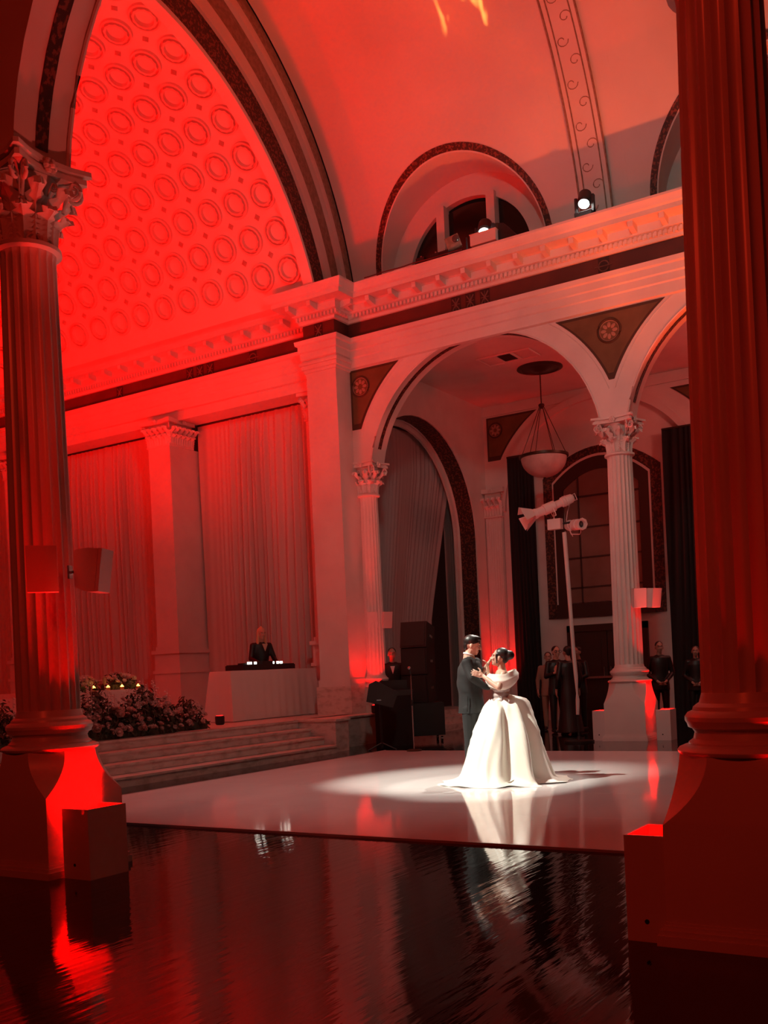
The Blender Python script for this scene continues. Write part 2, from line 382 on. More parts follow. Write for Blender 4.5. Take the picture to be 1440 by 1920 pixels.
# triumphal arch between nave and chancel: concentric bands
tri = struct(obj('wall_arch', MB(), None) if False else bpy.data.objects.new('wall_triumphal', None)); COL.objects.link(tri); tri.location = (-11.3, 11.1, 8.9)
def circ(c, zc, r, z0, n=56):
    a0 = math.asin(max(-1, min(1, (z0 - zc) / r))); return [(c + r * cos(a0 + (PI - 2 * a0) * k / n), zc + r * sin(a0 + (PI - 2 * a0) * k / n)) for k in range(n + 1)]
innerc = circ(CC, CZ, 5.17, 8.86); outerc = circ(VC, VZ, VR, 8.86)
def mix(f): return [(a[0] + (b[0] - a[0]) * f, a[1] + (b[1] - a[1]) * f) for a, b in zip(innerc, outerc)]
def tb(name, f0, f1, x0, x1, m):
    a, b = mix(f0), mix(f1); T = lambda x, p: (x + 11.3, p[0] - 11.1, p[1] - 8.9)
    mb = MB(); mb.grid([[T(x1, p) for p in a], [T(x1, p) for p in b]]); mb.grid([[T(x0, p) for p in a], [T(x1, p) for p in a]]); mb.grid([[T(x1, p) for p in b], [T(x0, p) for p in b]]); mb.grid([[T(x0, p) for p in b], [T(x0, p) for p in a]])
    return obj(name, mb, m, tri)
tb('inner_arris', 0, .05, -11.5, -11.27, M['plaster'])
tb('stencil_band', .05, .36, -11.5, -11.285, M['band'])
tb('face_band', .36, .52, -11.5, -11.22, M['vault'])
tb('recessed_band', .52, .78, -11.5, -11.26, M['taupe'])
tb('face_band', .78, .88, -11.5, -11.16, M['vault'])
tb('outer_band', .88, 1.0, -11.5, -11.13, M['taupe'])

# chancel: coffered barrel vault
cv = MB(); n = 60; a0, a1 = math.asin((8.75 - CZ) / CR), PI - math.asin((8.75 - CZ) / CR)
cv.grid([[(x, CC + CR * cos(a0 + (a1 - a0) * j / n), CZ + CR * sin(a0 + (a1 - a0) * j / n)) for x in (XA, -20, -16, -11.5)] for j in range(n + 1)])
chv = struct(obj('ceiling_chancel', cv, M['coffer']))
def ring_mesh():
    mb = MB(); N = 24
    def R(r, h, sc=0): return [((r + sc * abs(sin(6 * 2 * PI * i / N))) * cos(2 * PI * i / N), (r + sc * abs(sin(6 * 2 * PI * i / N))) * sin(2 * PI * i / N), h) for i in range(N)]
    rows = [R(.275, 0), R(.270, .055), R(.240, .065), R(.230, .01), R(.205, .01, .014), R(.195, .075, .016), R(.165, .075), R(.155, .0)]
    mb.grid(rows, closed=True); return mb.mesh('coffer')
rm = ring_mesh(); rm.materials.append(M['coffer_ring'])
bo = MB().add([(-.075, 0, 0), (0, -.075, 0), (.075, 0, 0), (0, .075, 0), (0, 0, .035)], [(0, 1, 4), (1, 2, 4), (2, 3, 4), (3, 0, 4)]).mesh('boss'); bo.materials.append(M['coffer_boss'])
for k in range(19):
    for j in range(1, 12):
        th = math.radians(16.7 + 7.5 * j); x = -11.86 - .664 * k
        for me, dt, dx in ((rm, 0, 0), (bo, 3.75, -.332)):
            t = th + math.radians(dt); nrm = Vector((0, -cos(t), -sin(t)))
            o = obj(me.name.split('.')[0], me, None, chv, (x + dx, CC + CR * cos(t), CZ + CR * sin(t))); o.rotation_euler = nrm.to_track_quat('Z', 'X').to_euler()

obj('ledge_band', MB().box(XA, -13.0, 16.5, 16.62, 8.9, 9.10), M['dark_motif'], chv)
for x in (-14.2, -17.6, -20.9): obj('cresting', MB().lathe([(.10, 0), (.12, .05), (.05, .1), (.09, .16), (.03, .26)], 10).box(-.2, .2, -.05, .05, 0, .05), M['black'], chv, (x, 16.46, 8.9))
# far chancel wall, its end wall, near chancel wall
wc = struct(obj('wall_chancel', MB().box(XA, XP0, YF, YF + .6, 7.2, 8.9).box(XA, -11.5, 18.1, 18.3, 0, 9), M['plaster']))
struct(obj('wall_end', MB().box(XA - .2, XA, 4.5, 18.3, 0, 13), M['plaster']))
struct(obj('wall_chancel_near', MB().box(XA, -11.4, 4.95, 5.3, 0, 9.3), M['plaster']))
struct(obj('wall_right', MB().box(XE, XE + .2, -3.2, YB, 0, 14.3), M['dark_wall']))
struct(obj('wall_back', MB().box(XA, XE, -3.4, -3.2, 0, 8), M['dark_wall']))
struct(obj('wall_left', MB().box(-12.2, -12.0, -3.2, 4.95, 0, 8), M['dark_wall']))
struct(obj('ceiling_near_aisle', MB().box(-12, XE, -3.2, YNB, 7.87, 8.0), M['dark_wall']))

# entablature swept along the far wall and round the pier
PATH = [(XE, YF), (XP1, YF), (XP1, YP), (XP0, YP), (XP0, YF), (XA, YF)]
def sweep(prof):
    mb = MB(); P = [Vector((x, y, 0)) for x, y in PATH]; rows = []
    for p, z in prof:
        row = []
        for i, q in enumerate(P):
            ns = []
            if i > 0: d = (q - P[i - 1]).normalized(); ns.append(Vector((d.y, -d.x, 0)) * -1)
            if i < len(P) - 1: d = (P[i + 1] - q).normalized(); ns.append(Vector((d.y, -d.x, 0)) * -1)
            n_ = ns[0] if len(ns) == 1 else ns[0] + ns[1] if abs(ns[0].dot(ns[1])) < .5 else ns[0]
            row.append((q.x + n_.x * p, q.y + n_.y * p, z))
        rows.append(row)
    mb.grid(rows); return mb
ent = struct(bpy.data.objects.new('trim_3', None)); COL.objects.link(ent); ent.location = (0, YF, 7.2)
def ep(name, prof, m): o = obj(name, sweep(prof), m, ent); o.location = (0, -YF, -7.2); return o
ep('architrave', [(0, 7.40), (.05, 7.42), (.05, 7.60), (.08, 7.62), (.08, 7.74), (.11, 7.76), (.11, 7.88), (.15, 7.90), (.16, 7.98), (.02, 7.99)], M['plaster'])
fz = ep('frieze', [(.02, 7.99), (.02, 8.30)], M['frieze'])
ep('bed_moulding', [(.02, 8.30), (.08, 8.30), (.08, 8.36), (.10, 8.36), (.10, 8.44), (.17, 8.47), (.17, 8.60), (.2, 8.62)], M['plaster'])
ep('corona', [(.2, 8.62), (.46, 8.62), (.46, 8.70), (.50, 8.72), (.52, 8.78), (.56, 8.82), (.56, 8.86), (0, 8.865)], M['plaster'])
ep('dark_ledge', [(.36, 8.87), (.36, 8.90), (0, 8.90)], M['taupe'])
dn = MB(); x = 4.0
while x > -24.5:
    if XP0 - .16 < x < XP1 + .16: dn.box(x, x + .045, YP - .16, YP - .1, 8.365, 8.44)
    else: dn.box(x, x + .045, YF - .16, YF - .1, 8.365, 8.44)
    x -= .085
y = YP
while y < YF - .1: dn.box(XP1 + .1, XP1 + .16, y - .1, y - .055, 8.365, 8.44); y += .085
d_ = stuff(obj('dentils', dn, M['plaster'], ent, (0, -YF, -7.2)))
mo = MB().box(-.045, .045, -.24, 0, .06, .11).prism([(0, -.02), (0, .06), (-.24, .06), (-.23, .02), (-.17, .01), (-.1, -.01)], 'x', -.045, .045).mesh('modillion'); mo.materials.append(M['plaster'])
x = 3.6; cnt = 0
while x > -24:
    if XP0 - .2 < x < XP1 + .2: yy = YP
    else: yy = YF
    obj('modillion', mo, None, ent, (x, yy - .17 - YF, 8.51 - 7.2)); x -= .52
for y in (YP + .05,): obj('modillion', mo, None, ent, (XP1 + .17, y - YF, 8.51 - 7.2), (0, 0, PI / 2))
# frieze motifs
def xm(x, y, dark=False, size=.2, kind='x'):
    mb = MB(); h = .13; s = size / 2
    mb.box(-s, s, -.004, .0, -.15, .15); o = obj('motif_field', mb, M['dark_motif'], ent, (x, y - YF - .022, 8.145 - 7.2))
    m2 = MB()
    if kind == 'x':
        for a in (1, -1): m2.tube([(-s * .7, -.008, -h * .8 * a), (s * .7, -.008, h * .8 * a)], .012, 5)
        for a in range(4): m2.tube([(0, -.008, 0), (s * .8 * cos(a * PI / 2), -.008, h * .9 * sin(a * PI / 2))], .006, 4)
    else: m2.tube([(.09 * cos(t * PI / 8), -.008, .09 * sin(t * PI / 8)) for t in range(16)], .012, 5, True).tube([(-.16, -.008, 0), (.16, -.008, 0)], .01, 4)
    obj('motif_cross', m2, M['motif'], o)
for c in (-8.42, -3.2, -15.1, -20.6):
    for d in (-.3, 0, .3): xm(c + d, YF)
xm(-5.85, YF, kind='o'); xm(-.6, YF, kind='o'); xm(-11.53, YP); xm(-17.6, YF); xm(-13.6, YF, kind='o')

# corner pier
pier = thing('corner_pier', 'broad white square pier with marble foot at the corner between stage and arcade', 'pier', (-11.5, 16.9, STG))
PL = lambda mb, n_, m: obj(n_, mb, m, pier, (11.5, -16.9, -STG))
PL(MB().box(XP0, XP1, YP, 17.5, 1.25, 7.62), 'shaft', M['plaster'])
PL(MB().box(XP0 - .03, XP1 + .03, YP - .03, 17.5, 1.12, 1.25), 'base_moulding', M['plaster'])
PL(MB().box(XP0 - .06, XP1 + .06, YP - .06, 17.5, STG, 1.12), 'marble_base', M['marble'])
PL(MB().prism([(XP0 - .03, YP - .03), (XP1 + .03, YP - .03), (XP1 + .03, 17.5), (XP0 - .03, 17.5)], 'z', 7.36, 7.42).box(XP0 - .07, XP1 + .07, YP - .07, 17.5, 7.30 + .12, 7.5).box(XP0 - .1, XP1 + .1, YP - .1, 17.5, 7.5, 7.56).box(XP0 - .01, XP1 + .02, YP - .02, 17.5, 7.56, 7.99), 'cap_moulding', M['plaster'])

# ------------------------------------------------------------------ Corinthian columns and pilasters
def leaf_mesh(w, h, out, curl):
    rows = []; N = 14
    for j in range(N + 1):
        t = j / N; z = h * (t if t < .82 else .82 + .13 * sin((t - .82) / .18 * PI * .9)); o = out * t ** 2 + (curl * sin((t - .66) / .34 * PI * .5) if t > .66 else 0); row = []
        if t > .93: z -= h * .05 * (t - .93) / .07
        lobe = 1 + .26 * cos(j * PI) * (1 if t < .95 else 0)
        ww = w * (.55 + .45 * sin(min(t, .8) * PI)) * lobe * (1 if t < .9 else .75)
        for i in range(7):
            s = (i - 3) / 3; row.append((s * ww / 2, -(o + .032 * (1 - abs(s) ** 1.5) + (.012 if i == 3 else 0) - (.010 if i in (2, 4) else 0)), z + .012 * abs(s) * lobe))
        rows.append(row)
    return MB().slab(rows, (0, .012, 0)).mesh('leaf', 50)
def volute_mesh(r):
    pts = []; rs = []
    for k in range(20):
        a = k / 19 * 3.2 * PI; q = r * (1 - k / 24); pts.append((-.0, -q * sin(a) * 1.0, q * cos(a))); rs.append(r * .30 * (1 - k / 30))
    pts = [(0, r * 1.4, -r * 2.2), (0, r * .9, -r * .6)] + pts; rs = [r * .2, r * .26] + rs
    return MB().tube(pts, rs, 6).mesh('volute', 60)
lowleaf = leaf_mesh(.15, .25, .045, .085); lowleaf.materials.append(M['plaster'])
upleaf = leaf_mesh(.14, .43, .075, .115); upleaf.materials.append(M['plaster'])
vol = volute_mesh(.055); vol.materials.append(M['plaster'])
fle = MB()
for k in range(6): a = k * PI / 3; fle.ell((.03 * cos(a), -.02, .03 * sin(a)), (.024, .02, .024), 6, 4)
fle.ell((0, -.04, 0), (.02, .02, .02), 6, 4); fle = fle.mesh('fleuron'); fle.materials.append(M['plaster'])
def capital(parent, z0, r, hgt, half=False, name='capital', w=None, flat=False, dep=.1):
    """bell with two rows of leaves, volutes and a hollow-sided abacus; children of the column"""
    q = .66 / .66; k_ = hgt / .66
    if flat:
        D = dep; bell = obj(name, MB().prism([(-w / 2 + .01, -.0), (w / 2 - .01, -.0), (w / 2 - .01, D), (-w / 2 + .01, D)], 'z', 0, .56 * k_).box(-w / 2 - .03, w / 2 + .03, -.03, D, 0, .04), M['plaster'], parent, (0, 0, z0))
        faces = [(lambda u: (-w / 2 + w * u, -.005), 0, w)]
        if D > .3: faces.append((lambda u: (w / 2 + .005, D * u), PI / 2, D))
        for fn_, rz_, wid in faces:
            m = max(2, round(wid / .16))
            for me, cnt_, sh_ in ((lowleaf, m, .5), (upleaf, m + 1, 0)):
                for i in range(cnt_):
                    u = min(max((i + sh_) / m, .02), .98); x_, y_ = fn_(u)
                    obj('leaf', me, None, bell, (x_, y_, .03), (0, 0, rz_), (wid / m / .16, 1, k_))
            x_, y_ = fn_(.5); obj('fleuron', fle, None, bell, (x_ + .10 * (rz_ > 0), y_ - .10 * (rz_ == 0), .60 * k_), (0, 0, rz_), (1.2, 1.2, 1.2))
        for s in (-1, 1): obj('volute', vol, None, bell, (s * (w * .5 + .06), -.06, .48 * k_), (0, 0, s * PI / 4), (1.2, 1.2, k_))
        ab = MB().prism([(-w / 2 - .13, -.13), (-w / 2 - .04, -.13), (-w / 4, -.07), (w / 4, -.07), (w / 2 + .04, -.13), (w / 2 + .13, -.13), (w / 2 + .13, -.04), (w / 2 + .07, D * .3), (w / 2 + .09, D), (-w / 2 - .09, D)], 'z', .56 * k_, .66 * k_)
        obj('abacus', ab, M['plaster'], bell); return bell
    bell = obj(name, MB().lathe([(r * 1.10, 0), (r * 1.22, .015), (r * 1.22, .045), (r * 1.02, .06), (r * .80, .075), (r * .78, .35), (r * .90, .47), (r * 1.18, .555)], 28), M['plaster'], parent, (0, 0, z0), scale=(1, 1, k_))
    for i in range(8):
        a = i * PI / 4; obj('leaf', lowleaf, None, bell, (r * .88 * sin(a), -r * .88 * cos(a), .055), (0, 0, a), (1.0 * r / .21, 1, 1))
        a += PI / 8; obj('leaf', upleaf, None, bell, (r * .82 * sin(a), -r * .82 * cos(a), .055), (0, 0, a), (1.0 * r / .21, 1, 1))
    for i in range(4):
        a = PI / 4 + i * PI / 2
        for s in (-1, 1): obj('volute', vol, None, bell, (r * 1.75 * sin(a + s * .10), -r * 1.75 * cos(a + s * .10), .49), (0, 0, a + s * .35), (1.2, 1.2, 1.2))
        a2 = i * PI / 2; obj('fleuron', fle, None, bell, (r * 1.33 * sin(a2), -r * 1.33 * cos(a2), .60), (0, 0, a2), (1.2, 1.2, 1.2))
        for s in (-1, 1): obj('volute', vol, None, bell, (r * 1.2 * sin(a2 + s * .28), -r * 1.2 * cos(a2 + s * .28), .48), (0, 0, a2 + s * 1.2), (.6, .6, .6))
    c = r * 2.42; poly = []
    for i in range(4):                       # concave sides with clipped corners
        a = i * PI / 2
        for t in (-1, -.86, -.5, 0, .5, .86, 1):
            d = r * 1.30 + (c * .76 - r * 1.30) * abs(t) ** 1.8; x_, y_ = t * c * .76, -d
            if abs(t) == 1: continue
            poly.append((x_ * cos(a) - y_ * sin(a), x_ * sin(a) + y_ * cos(a)))
    ab = MB()
    for z, z2, s in ((.56, .60, .96), (.60, .625, .90), (.625, .66, 1.04)): ab.prism([(x_ * s, y_ * s) for x_, y_ in poly], 'z', z, z2)
    obj('abacus', ab, M['plaster'], bell)
    return bell
def flutes(r0, r1, z0, z1, nf=20):
    N = nf * 6
    def f(a, z):
        u = (a / (2 * PI) * nf) % 1; return 1 - (.085 * sqrt(max(0, 1 - ((u - .5) / .38) ** 2)) if abs(u - .5) < .38 else 0)
    prof = [(r0 * 1.06, z0), (r0 * 1.0, z0 + .05)] + [(r0 + (r1 - r0) * t ** 1.5, z0 + .05 + (z1 - z0 - .1) * t) for t in [k / 8 for k in range(9)]] + [(r1 * 1.03, z1)]
    mb = MB(); rows = []
    for j, (r, z) in enumerate(prof):
        ff = f if 1 < j < len(prof) - 1 else (lambda a, z: 1)
        rows.append([(r * ff(2 * PI * i / N, z) * cos(2 * PI * i / N), r * ff(2 * PI * i / N, z) * sin(2 * PI * i / N), z) for i in range(N)])
    return mb.grid(rows, closed=True)
def torus_base(z0, h, r):
    p = [(r * 1.48, 0), (r * 1.52, .03), (r * 1.54, .08), (r * 1.50, .13), (r * 1.40, .17), (r * 1.30, .19), (r * 1.30, .23), (r * 1.2, .30), (r * 1.17, .42), (r * 1.22, .50), (r * 1.30, .53), (r * 1.32, .6), (r * 1.36, .66), (r * 1.36, .74), (r * 1.30, .82), (r * 1.2, .86), (r * 1.18, .93), (r * 1.08, 1)]
    return MB().lathe([(a, z0 + b * h) for a, b in p], 48)
def pedestal(hw, z1, zs, top=.145):
    mb = MB(); rows = []
    def sec(h, c, z):       # square of half-size h with corners cut so that each face keeps half-width c
        return [(-c, -h, z), (c, -h, z), (h, -c, z), (h, c, z), (c, h, z), (-c, h, z), (-h, c, z), (-h, -c, z)]
    rows.append(sec(hw, hw, .1)); rows.append(sec(hw, hw, zs))
    for k in range(1, 13):
        t = k / 12; c = top + (hw - top) * (1 - t) ** 2.0; h = hw - .035 * t; rows.append(sec(h, min(c, h), zs + (z1 - zs) * t))
    mb.grid(rows, closed=True); mb.add(rows[-1], [tuple(range(8))]); return mb
def column(label, x, y, zp, zb, zn, zc, r0, r1, group=None):
    t = thing('column', label, 'column', (x, y, 0), 0, group)
    hw = .36
    obj('pedestal', pedestal(hw, zp, zp * .64), M['enamel'], t)
    pl = MB()
    for a, b, c in ((.04, 0, .05), (.03, .05, .075), (.015, .075, .095), (.006, .095, .11)): pl.box(-hw - a, hw + a, -hw - a, hw + a, b, c)
    obj('plinth', pl, M['enamel'], t)
    obj('base', torus_base(zp, zb - zp, r0), M['enamel'], t)
    obj('shaft', flutes(r0, r1, zb, zn), M['enamel'], t)
    capital(t, zn, r1, zc - zn)
    return t
g_ = None
cl = column('tall fluted column at the left edge of the picture, red glow on its pedestal', -6.32, 5.2, .90, 1.15, 4.66, 5.33, .235, .205)
cr = column('huge dark red fluted column nearest the viewer at the right edge', -1.15, 5.2, .90, 1.15, 4.66, 5.33, .235, .205)
cf = column('pale slender fluted column of the far arcade, between stand light and guard', -5.82, 17.2, 1.0, 1.25, 4.90, 5.56, .245, .212)
cf2 = dup(cf, (-.62, 17.2, 0), label='fluted column of the far arcade hidden behind the huge right column')
# respond against the pier (half-round fluted) and back wall pilaster
resp = thing('respond_column', 'engaged fluted half column beside the corner pier, glowing red at its base', 'column', (-11.03, 17.2, STG))
obj('shaft', flutes(.20, .175, .72, 4.30, 18), M['plaster'], resp)
obj('base', torus_base(.5, .22, .2), M['plaster'], resp)
obj('pedestal', MB().box(-.25, .33, -.3, .3, 0, .5), M['marble'], resp)
capital(resp, 4.30, .19, 5.56 - STG - 4.30)
def pilaster(name, label, x0, x1, yf, yb, zb, ztop, zn, cath='pilaster', flut=False):
    w = x1 - x0; t = thing(name, label, cath, ((x0 + x1) / 2, yf, zb))
    if flut:
        rows = []; n = 7; pr = [(-w / 2, .12)]
        for k in range(n):
            a = -w / 2 + w * (k + .15) / n; b = -w / 2 + w * (k + .85) / n
            pr += [(a, 0), (a + (b - a) * .2, .022), (b - (b - a) * .2, .022), (b, 0)]
        pr += [(w / 2, .12)]
        obj('shaft', MB().grid([[(p, q, z) for p, q in pr] for z in (.62, zn - zb)]), M['plaster'], t)
    else: obj('shaft', MB().box(-w / 2, w / 2, 0, yb - yf, .62, zn - zb), M['plaster'], t)
    d = yb - yf
    obj('base', MB().box(-w / 2 - .06, w / 2 + .06, -.06, d, 0, .98).box(-w / 2 - .09, w / 2 + .09, -.09, d, .98, 1.05).box(-w / 2 - .05, w / 2 + .05, -.05, d, 1.05, 1.5).box(-w / 2 - .1, w / 2 + .1, -.1, d, 1.42, 1.5).box(-w / 2 - .03, w / 2 + .03, -.03, d, 1.5, 1.58) if not flut else MB().box(-w / 2 - .06, w / 2 + .06, -.06, d, 0, .5).box(-w / 2 - .03, w / 2 + .03, -.03, d, .5, .62), M['plaster'], t)
    capital(t, zn - zb, w / 2, ztop - zn, w=w, flat=True, dep=min(yb - yf, .75) if not flut else .12)
    return t
pilaster('pilaster', 'square white pilaster between the two wide stage drapes', -16.56, -15.91, 16.72, 17.95, STG, 7.22, 6.62)
pilaster('pilaster', 'square white pilaster at far left behind the left column', -21.6, -20.95, 16.72, 17.95, STG, 7.22, 6.62)
pilaster('pilaster', 'narrow white pilaster half hidden behind the corner pier', -12.42, -11.95, 17.1, 17.95, STG, 7.22, 6.62)
pilaster('wall_pilaster', 'fluted wall pilaster in the aisle corner with bright red uplight', -11.28, -10.84, 22.95, 23.1, 0, 5.78, 5.07, flut=True)
pilaster('wall_pilaster', 'fluted wall pilaster on the aisle back wall behind the right column', -5.8, -5.36, 22.95, 23.1, 0, 5.78, 5.07, flut=True)

# spandrel panels with medallions
def spandrel(label, x, y, left=True, right=True, zt=7.38, zb=6.2, R=2.76, c=2.6, mz=7.03, mr=.2, k=1.0, dirx=1):
    t = thing('spandrel_panel', label, 'wall panel', (x, y, 0))
    def edge(z, s): return c - sqrt(R * R - (z - AZ) ** 2) if abs(z - AZ) < R else 0
    n = 12
    def outline(ins):
        pr = []
        for j in range(n + 1):
            z = zb + ins * 2.2 + (zt - ins - zb - ins * 2.2) * j / n
            e = max(0.0, c - sqrt(R * R - (z - AZ) ** 2) - 0) if True else 0
            e = max(e * k - ins, .0)
            pr.append((-(e if left else -ins * .0 - (0)) if left else -0.0, e if right else 0, z))
        return pr
    for ins, th, m, nm in ((0, .012, M['olive_dark'], 'border'), (.05, .018, M['olive'], 'panel')):
        pr = outline(ins); a0_ = ins if not left else 0; b0_ = -ins if not right else 0
        rows = [[(p[0] + a0_, 0, p[2]), (p[1] + b0_ if p[1] + b0_ > p[0] + a0_ else p[0] + a0_ + .001, 0, p[2])] for p in pr]
        obj(nm, MB().slab([[(q[0], -th, q[2]) for q in r] for r in rows], (0, th, 0)), m, t)
    mx = 0 if (left and right) else (.24 if right else -.24)
    med = obj('medallion', MB().tube([(mx + mr * cos(a * PI / 12), -.02, mz + mr * sin(a * PI / 12)) for a in range(24)], .022, 6, True), M['olive_dark'], t)
    pet = MB()
    for a in range(8):
        an = a * PI / 4; pet.ell((mx + mr * .5 * cos(an), -.022, mz + mr * .5 * sin(an)), (.05, .012, .032), 8, 5, Matrix.Rotation(-an, 3, 'Y'))
    pet.tube([(mx + mr * .86 * cos(a * PI / 12), -.02, mz + mr * .86 * sin(a * PI / 12)) for a in range(24)], .008, 4, True)
    obj('rosette', pet, M['rosette'], med)
    return t
spandrel('large olive curved triangular panel with flower medallion above the far column', -5.81, YF)
spandrel('half-width olive curved triangular panel with medallion beside the corner pier', -11.17, YF, left=False, c=2.76)
spandrel('olive curved triangular panel hidden behind the huge right column', -.61, YF)
spandrel('dim dark triangular panel in the aisle corner above the fluted pilaster', -11.2, YB, left=False, zt=7.58, zb=6.5, R=2.85, c=2.85, mz=7.25, mr=.18)
spandrel('dark triangular panel on the aisle back wall beside the red-lit vault', -5.45, YB, left=True, right=True, zt=7.5, zb=6.35, R=2.8, c=2.65, mz=7.15)
# raised archivolts and dark strips in the soffits
for i, c in enumerate(FARC + NEARC):
    y = YF if i < 3 else YN; yb = YFB if i < 3 else YNB; par = wf if i < 3 else wn; zc = 5.56 if i < 3 else 5.33
    a0 = math.asin(((5.8 if i < 3 else 5.42) - AZ) / AR); n = 30
    a_ = [(a0 + (PI - 2 * a0) * k / n) for k in range(n + 1)]
    ym = (y + yb) / 2; w = .05 if i < 3 else .055
    obj('soffit_band', MB().slab([[(c + (AR - .001) * cos(t), ym - w, AZ + (AR - .001) * sin(t)) for t in a_], [(c + (AR - .001) * cos(t), ym + w, AZ + (AR - .001) * sin(t)) for t in a_]], lambda p, c=c: Vector((-(p.x - c) * .004, 0, -(p.z - AZ) * .004))), M['band'], par)
    s = -1 if i < 3 else 1; z0 = math.asin((zc + .02 - AZ) / AR); b_ = [(z0 + (PI - 2 * z0) * k / n) for k in range(n + 1)]
    for q, rr in ((0, AR - .012), (1, AR + .30)):
        if i > 2 and q == 1: continue
        obj('arch_moulding', MB().tube([(c + rr * cos(t), y + (.0), AZ + rr * sin(t)) for t in (b_ if q == 0 else [max(min(t, PI - .34), .34) for t in b_])], .018 if q == 0 else .010, 6), M['plaster'], par)

# ------------------------------------------------------------------ far aisle: ceiling, back wall, transverse wall
ca = struct(obj('ceiling_aisle', MB().box(-12, XE, YFB, YB + .2, 7.87, 8.0), M['plaster']))
wb = struct(obj('wall_aisle', MB().box(-12, XE, YB, YB + .25, 0, 7.87), M['plaster']))
# blind arch on the back wall
for c in (-8.35,):
    n = 30; R = 2.4
    rows = [[(c + r * cos(PI * k / n), YB - (.10), 5.2 + (r * sin(PI * k / n)) * .99) for k in range(n + 1)] for r in (R, R + .16)]
    obj('blind_arch', MB().slab(rows, (0, .1, 0)), M['plaster'], wb)
obj('picture_rail', MB().box(-12, XE, YB - .04, YB, 7.62, 7.68), M['plaster'], wb)
# transverse wall with arched opening
TY, TZ, TR = 19.9, 4.5, 2.55
n = 24; pts = [(17.3, 0)] + [(TY - TR, 0)] + [(TY + TR * cos(PI - PI * k / n), TZ + TR * sin(PI - PI * k / n)) for k in range(n + 1)] + [(TY + TR, 0), (YB, 0)]
mb = MB()
for xx in (-11.3, -11.8): mb.grid([[(xx, y, z) for y, z in pts], [(xx, y, 7.87) for y, z in pts]])
mb.grid([[(-11.8, y, z) for y, z in pts], [(-11.3, y, z) for y, z in pts]])
wt = struct(obj('wall_transverse', mb, M['plaster']))
def tarc(r, z0=0): return [(TY - r, z0)] + [(TY + r * cos(PI - PI * k / n), TZ + r * sin(PI - PI * k / n)) for k in range(n + 1)] + [(TY + r, z0)]
obj('stencil_band', MB().slab([[(-11.33, y, z) for y, z in tarc(TR - .004)], [(-11.74, y, z) for y, z in tarc(TR - .004)]], lambda p: Vector((0, -.004 if p.y > TY else .004, 0))), M['band'], wt)
obj('arch_moulding', MB().slab([[(-11.80, y, z) for y, z in tarc(TR)], [(-11.80, y, z) for y, z in tarc(TR - .13)]], (-.06, 0, 0)), M['plaster'], wt)
struct(obj('wall_recess', MB().box(-14.2, -14.0, 18.35, YB, 0, 8), M['black_cloth']))
# side steps inside that opening
st2 = thing('side_steps', 'low dark marble steps behind the groom leading into the arched opening', 'steps', (-11.2, 19.9, 0))
for k in range(3): obj('step', MB().box(.15 - .3 * k - .8, .45 - .3 * k, -2.4, 3.1, .14 * k, .14 * (k + 1)), M['marble'], st2)

# window, door, drapes on the back wall
w3 = struct(bpy.data.objects.new('window_3', None)); COL.objects.link(w3); w3.location = (-8.31, YB, 4)
def seg(hw, z0, zs, rise, n=16): return [(-hw, z0), (-hw, zs)] + [(-hw + 2 * hw * k / n, zs + rise * (1 - (2 * k / n - 1) ** 2)) for k in range(1, n)] + [(hw, zs), (hw, z0)]
def frame(name, o, i, y, th, m): obj(name, MB().slab([[(x, y, z - 4) for x, z in o], [(x, y, z - 4) for x, z in i]], (0, th, 0)), m, w3)
o1 = seg(1.44, 2.45, 5.85, .62); o2 = seg(1.20, 2.45, 5.72, .56); o3 = seg(1.16, 2.45, 5.68, .54); o4 = seg(.93, 2.75, 5.5, .42)
frame('stencil_frame', o1, o2, -.03, .03, M['band']); frame('bead', o2, o3, -.05, .05, M['plaster']); frame('casement', o3, o4, -.06, .04, M['wood_dark'])
obj('lower_rail', MB().box(-1.2, 1.2, -.08, 0, 2.45 - 4, 2.78 - 4), M['wood_dark'], w3)
vx = [-.93, -.55, .68, .93]; hz = [2.78, 3.15, 3.86, 4.57, 5.31, 5.96]
for a in range(3):
    for b in range(5):
        z1 = hz[b + 1] - (.2 if b == 4 and a != 1 else 0)
        obj('pane', MB().box(vx[a] + .015, vx[a + 1] - .015, -.03, -.02, hz[b] - 4 + .015, z1 - 4 - .015), M['glass_brown'], w3)
for x in vx[1:3]: obj('muntin', MB().box(x - .02, x + .02, -.05, -.01, 2.78 - 4, 5.9 - 4), M['wood_dark'], w3)
for z in hz[1:5]: obj('muntin', MB().box(-.93, .93, -.05, -.01, z - 4 - .02, z - 4 + .02), M['wood_dark'], w3)
d1 = struct(bpy.data.objects.new('door_1', None)); COL.objects.link(d1); d1.location = (-8.3, YB, 0)
for s in (-1, 1):
    lf = obj('door_leaf', MB().box(min(0, s * .85) + .01, max(0, s * .85) - .01, -.06, 0, 0, 2.1), M['wood_dark'], d1)
    for z in (.15, 1.15): obj('door_panel', MB().box(s * .43 - .28, s * .43 + .28, -.075, -.06, z, z + .8), M['wood_dark'], lf)
    obj('door_handle', MB().tube([(s * .08, -.1, 1.0), (s * .08, -.1, 1.25)], .012, 6), M['chrome'], lf)
obj('door_frame', MB().box(-.98, -.85, -.1, 0, 0, 2.26).box(.85, .98, -.1, 0, 0, 2.26).box(-.98, .98, -.1, 0, 2.1, 2.26), M['wood_dark'], d1)
obj('crash_bar', MB().box(-.75, .75, -.12, -.09, .98, 1.03), M['chrome'], d1)

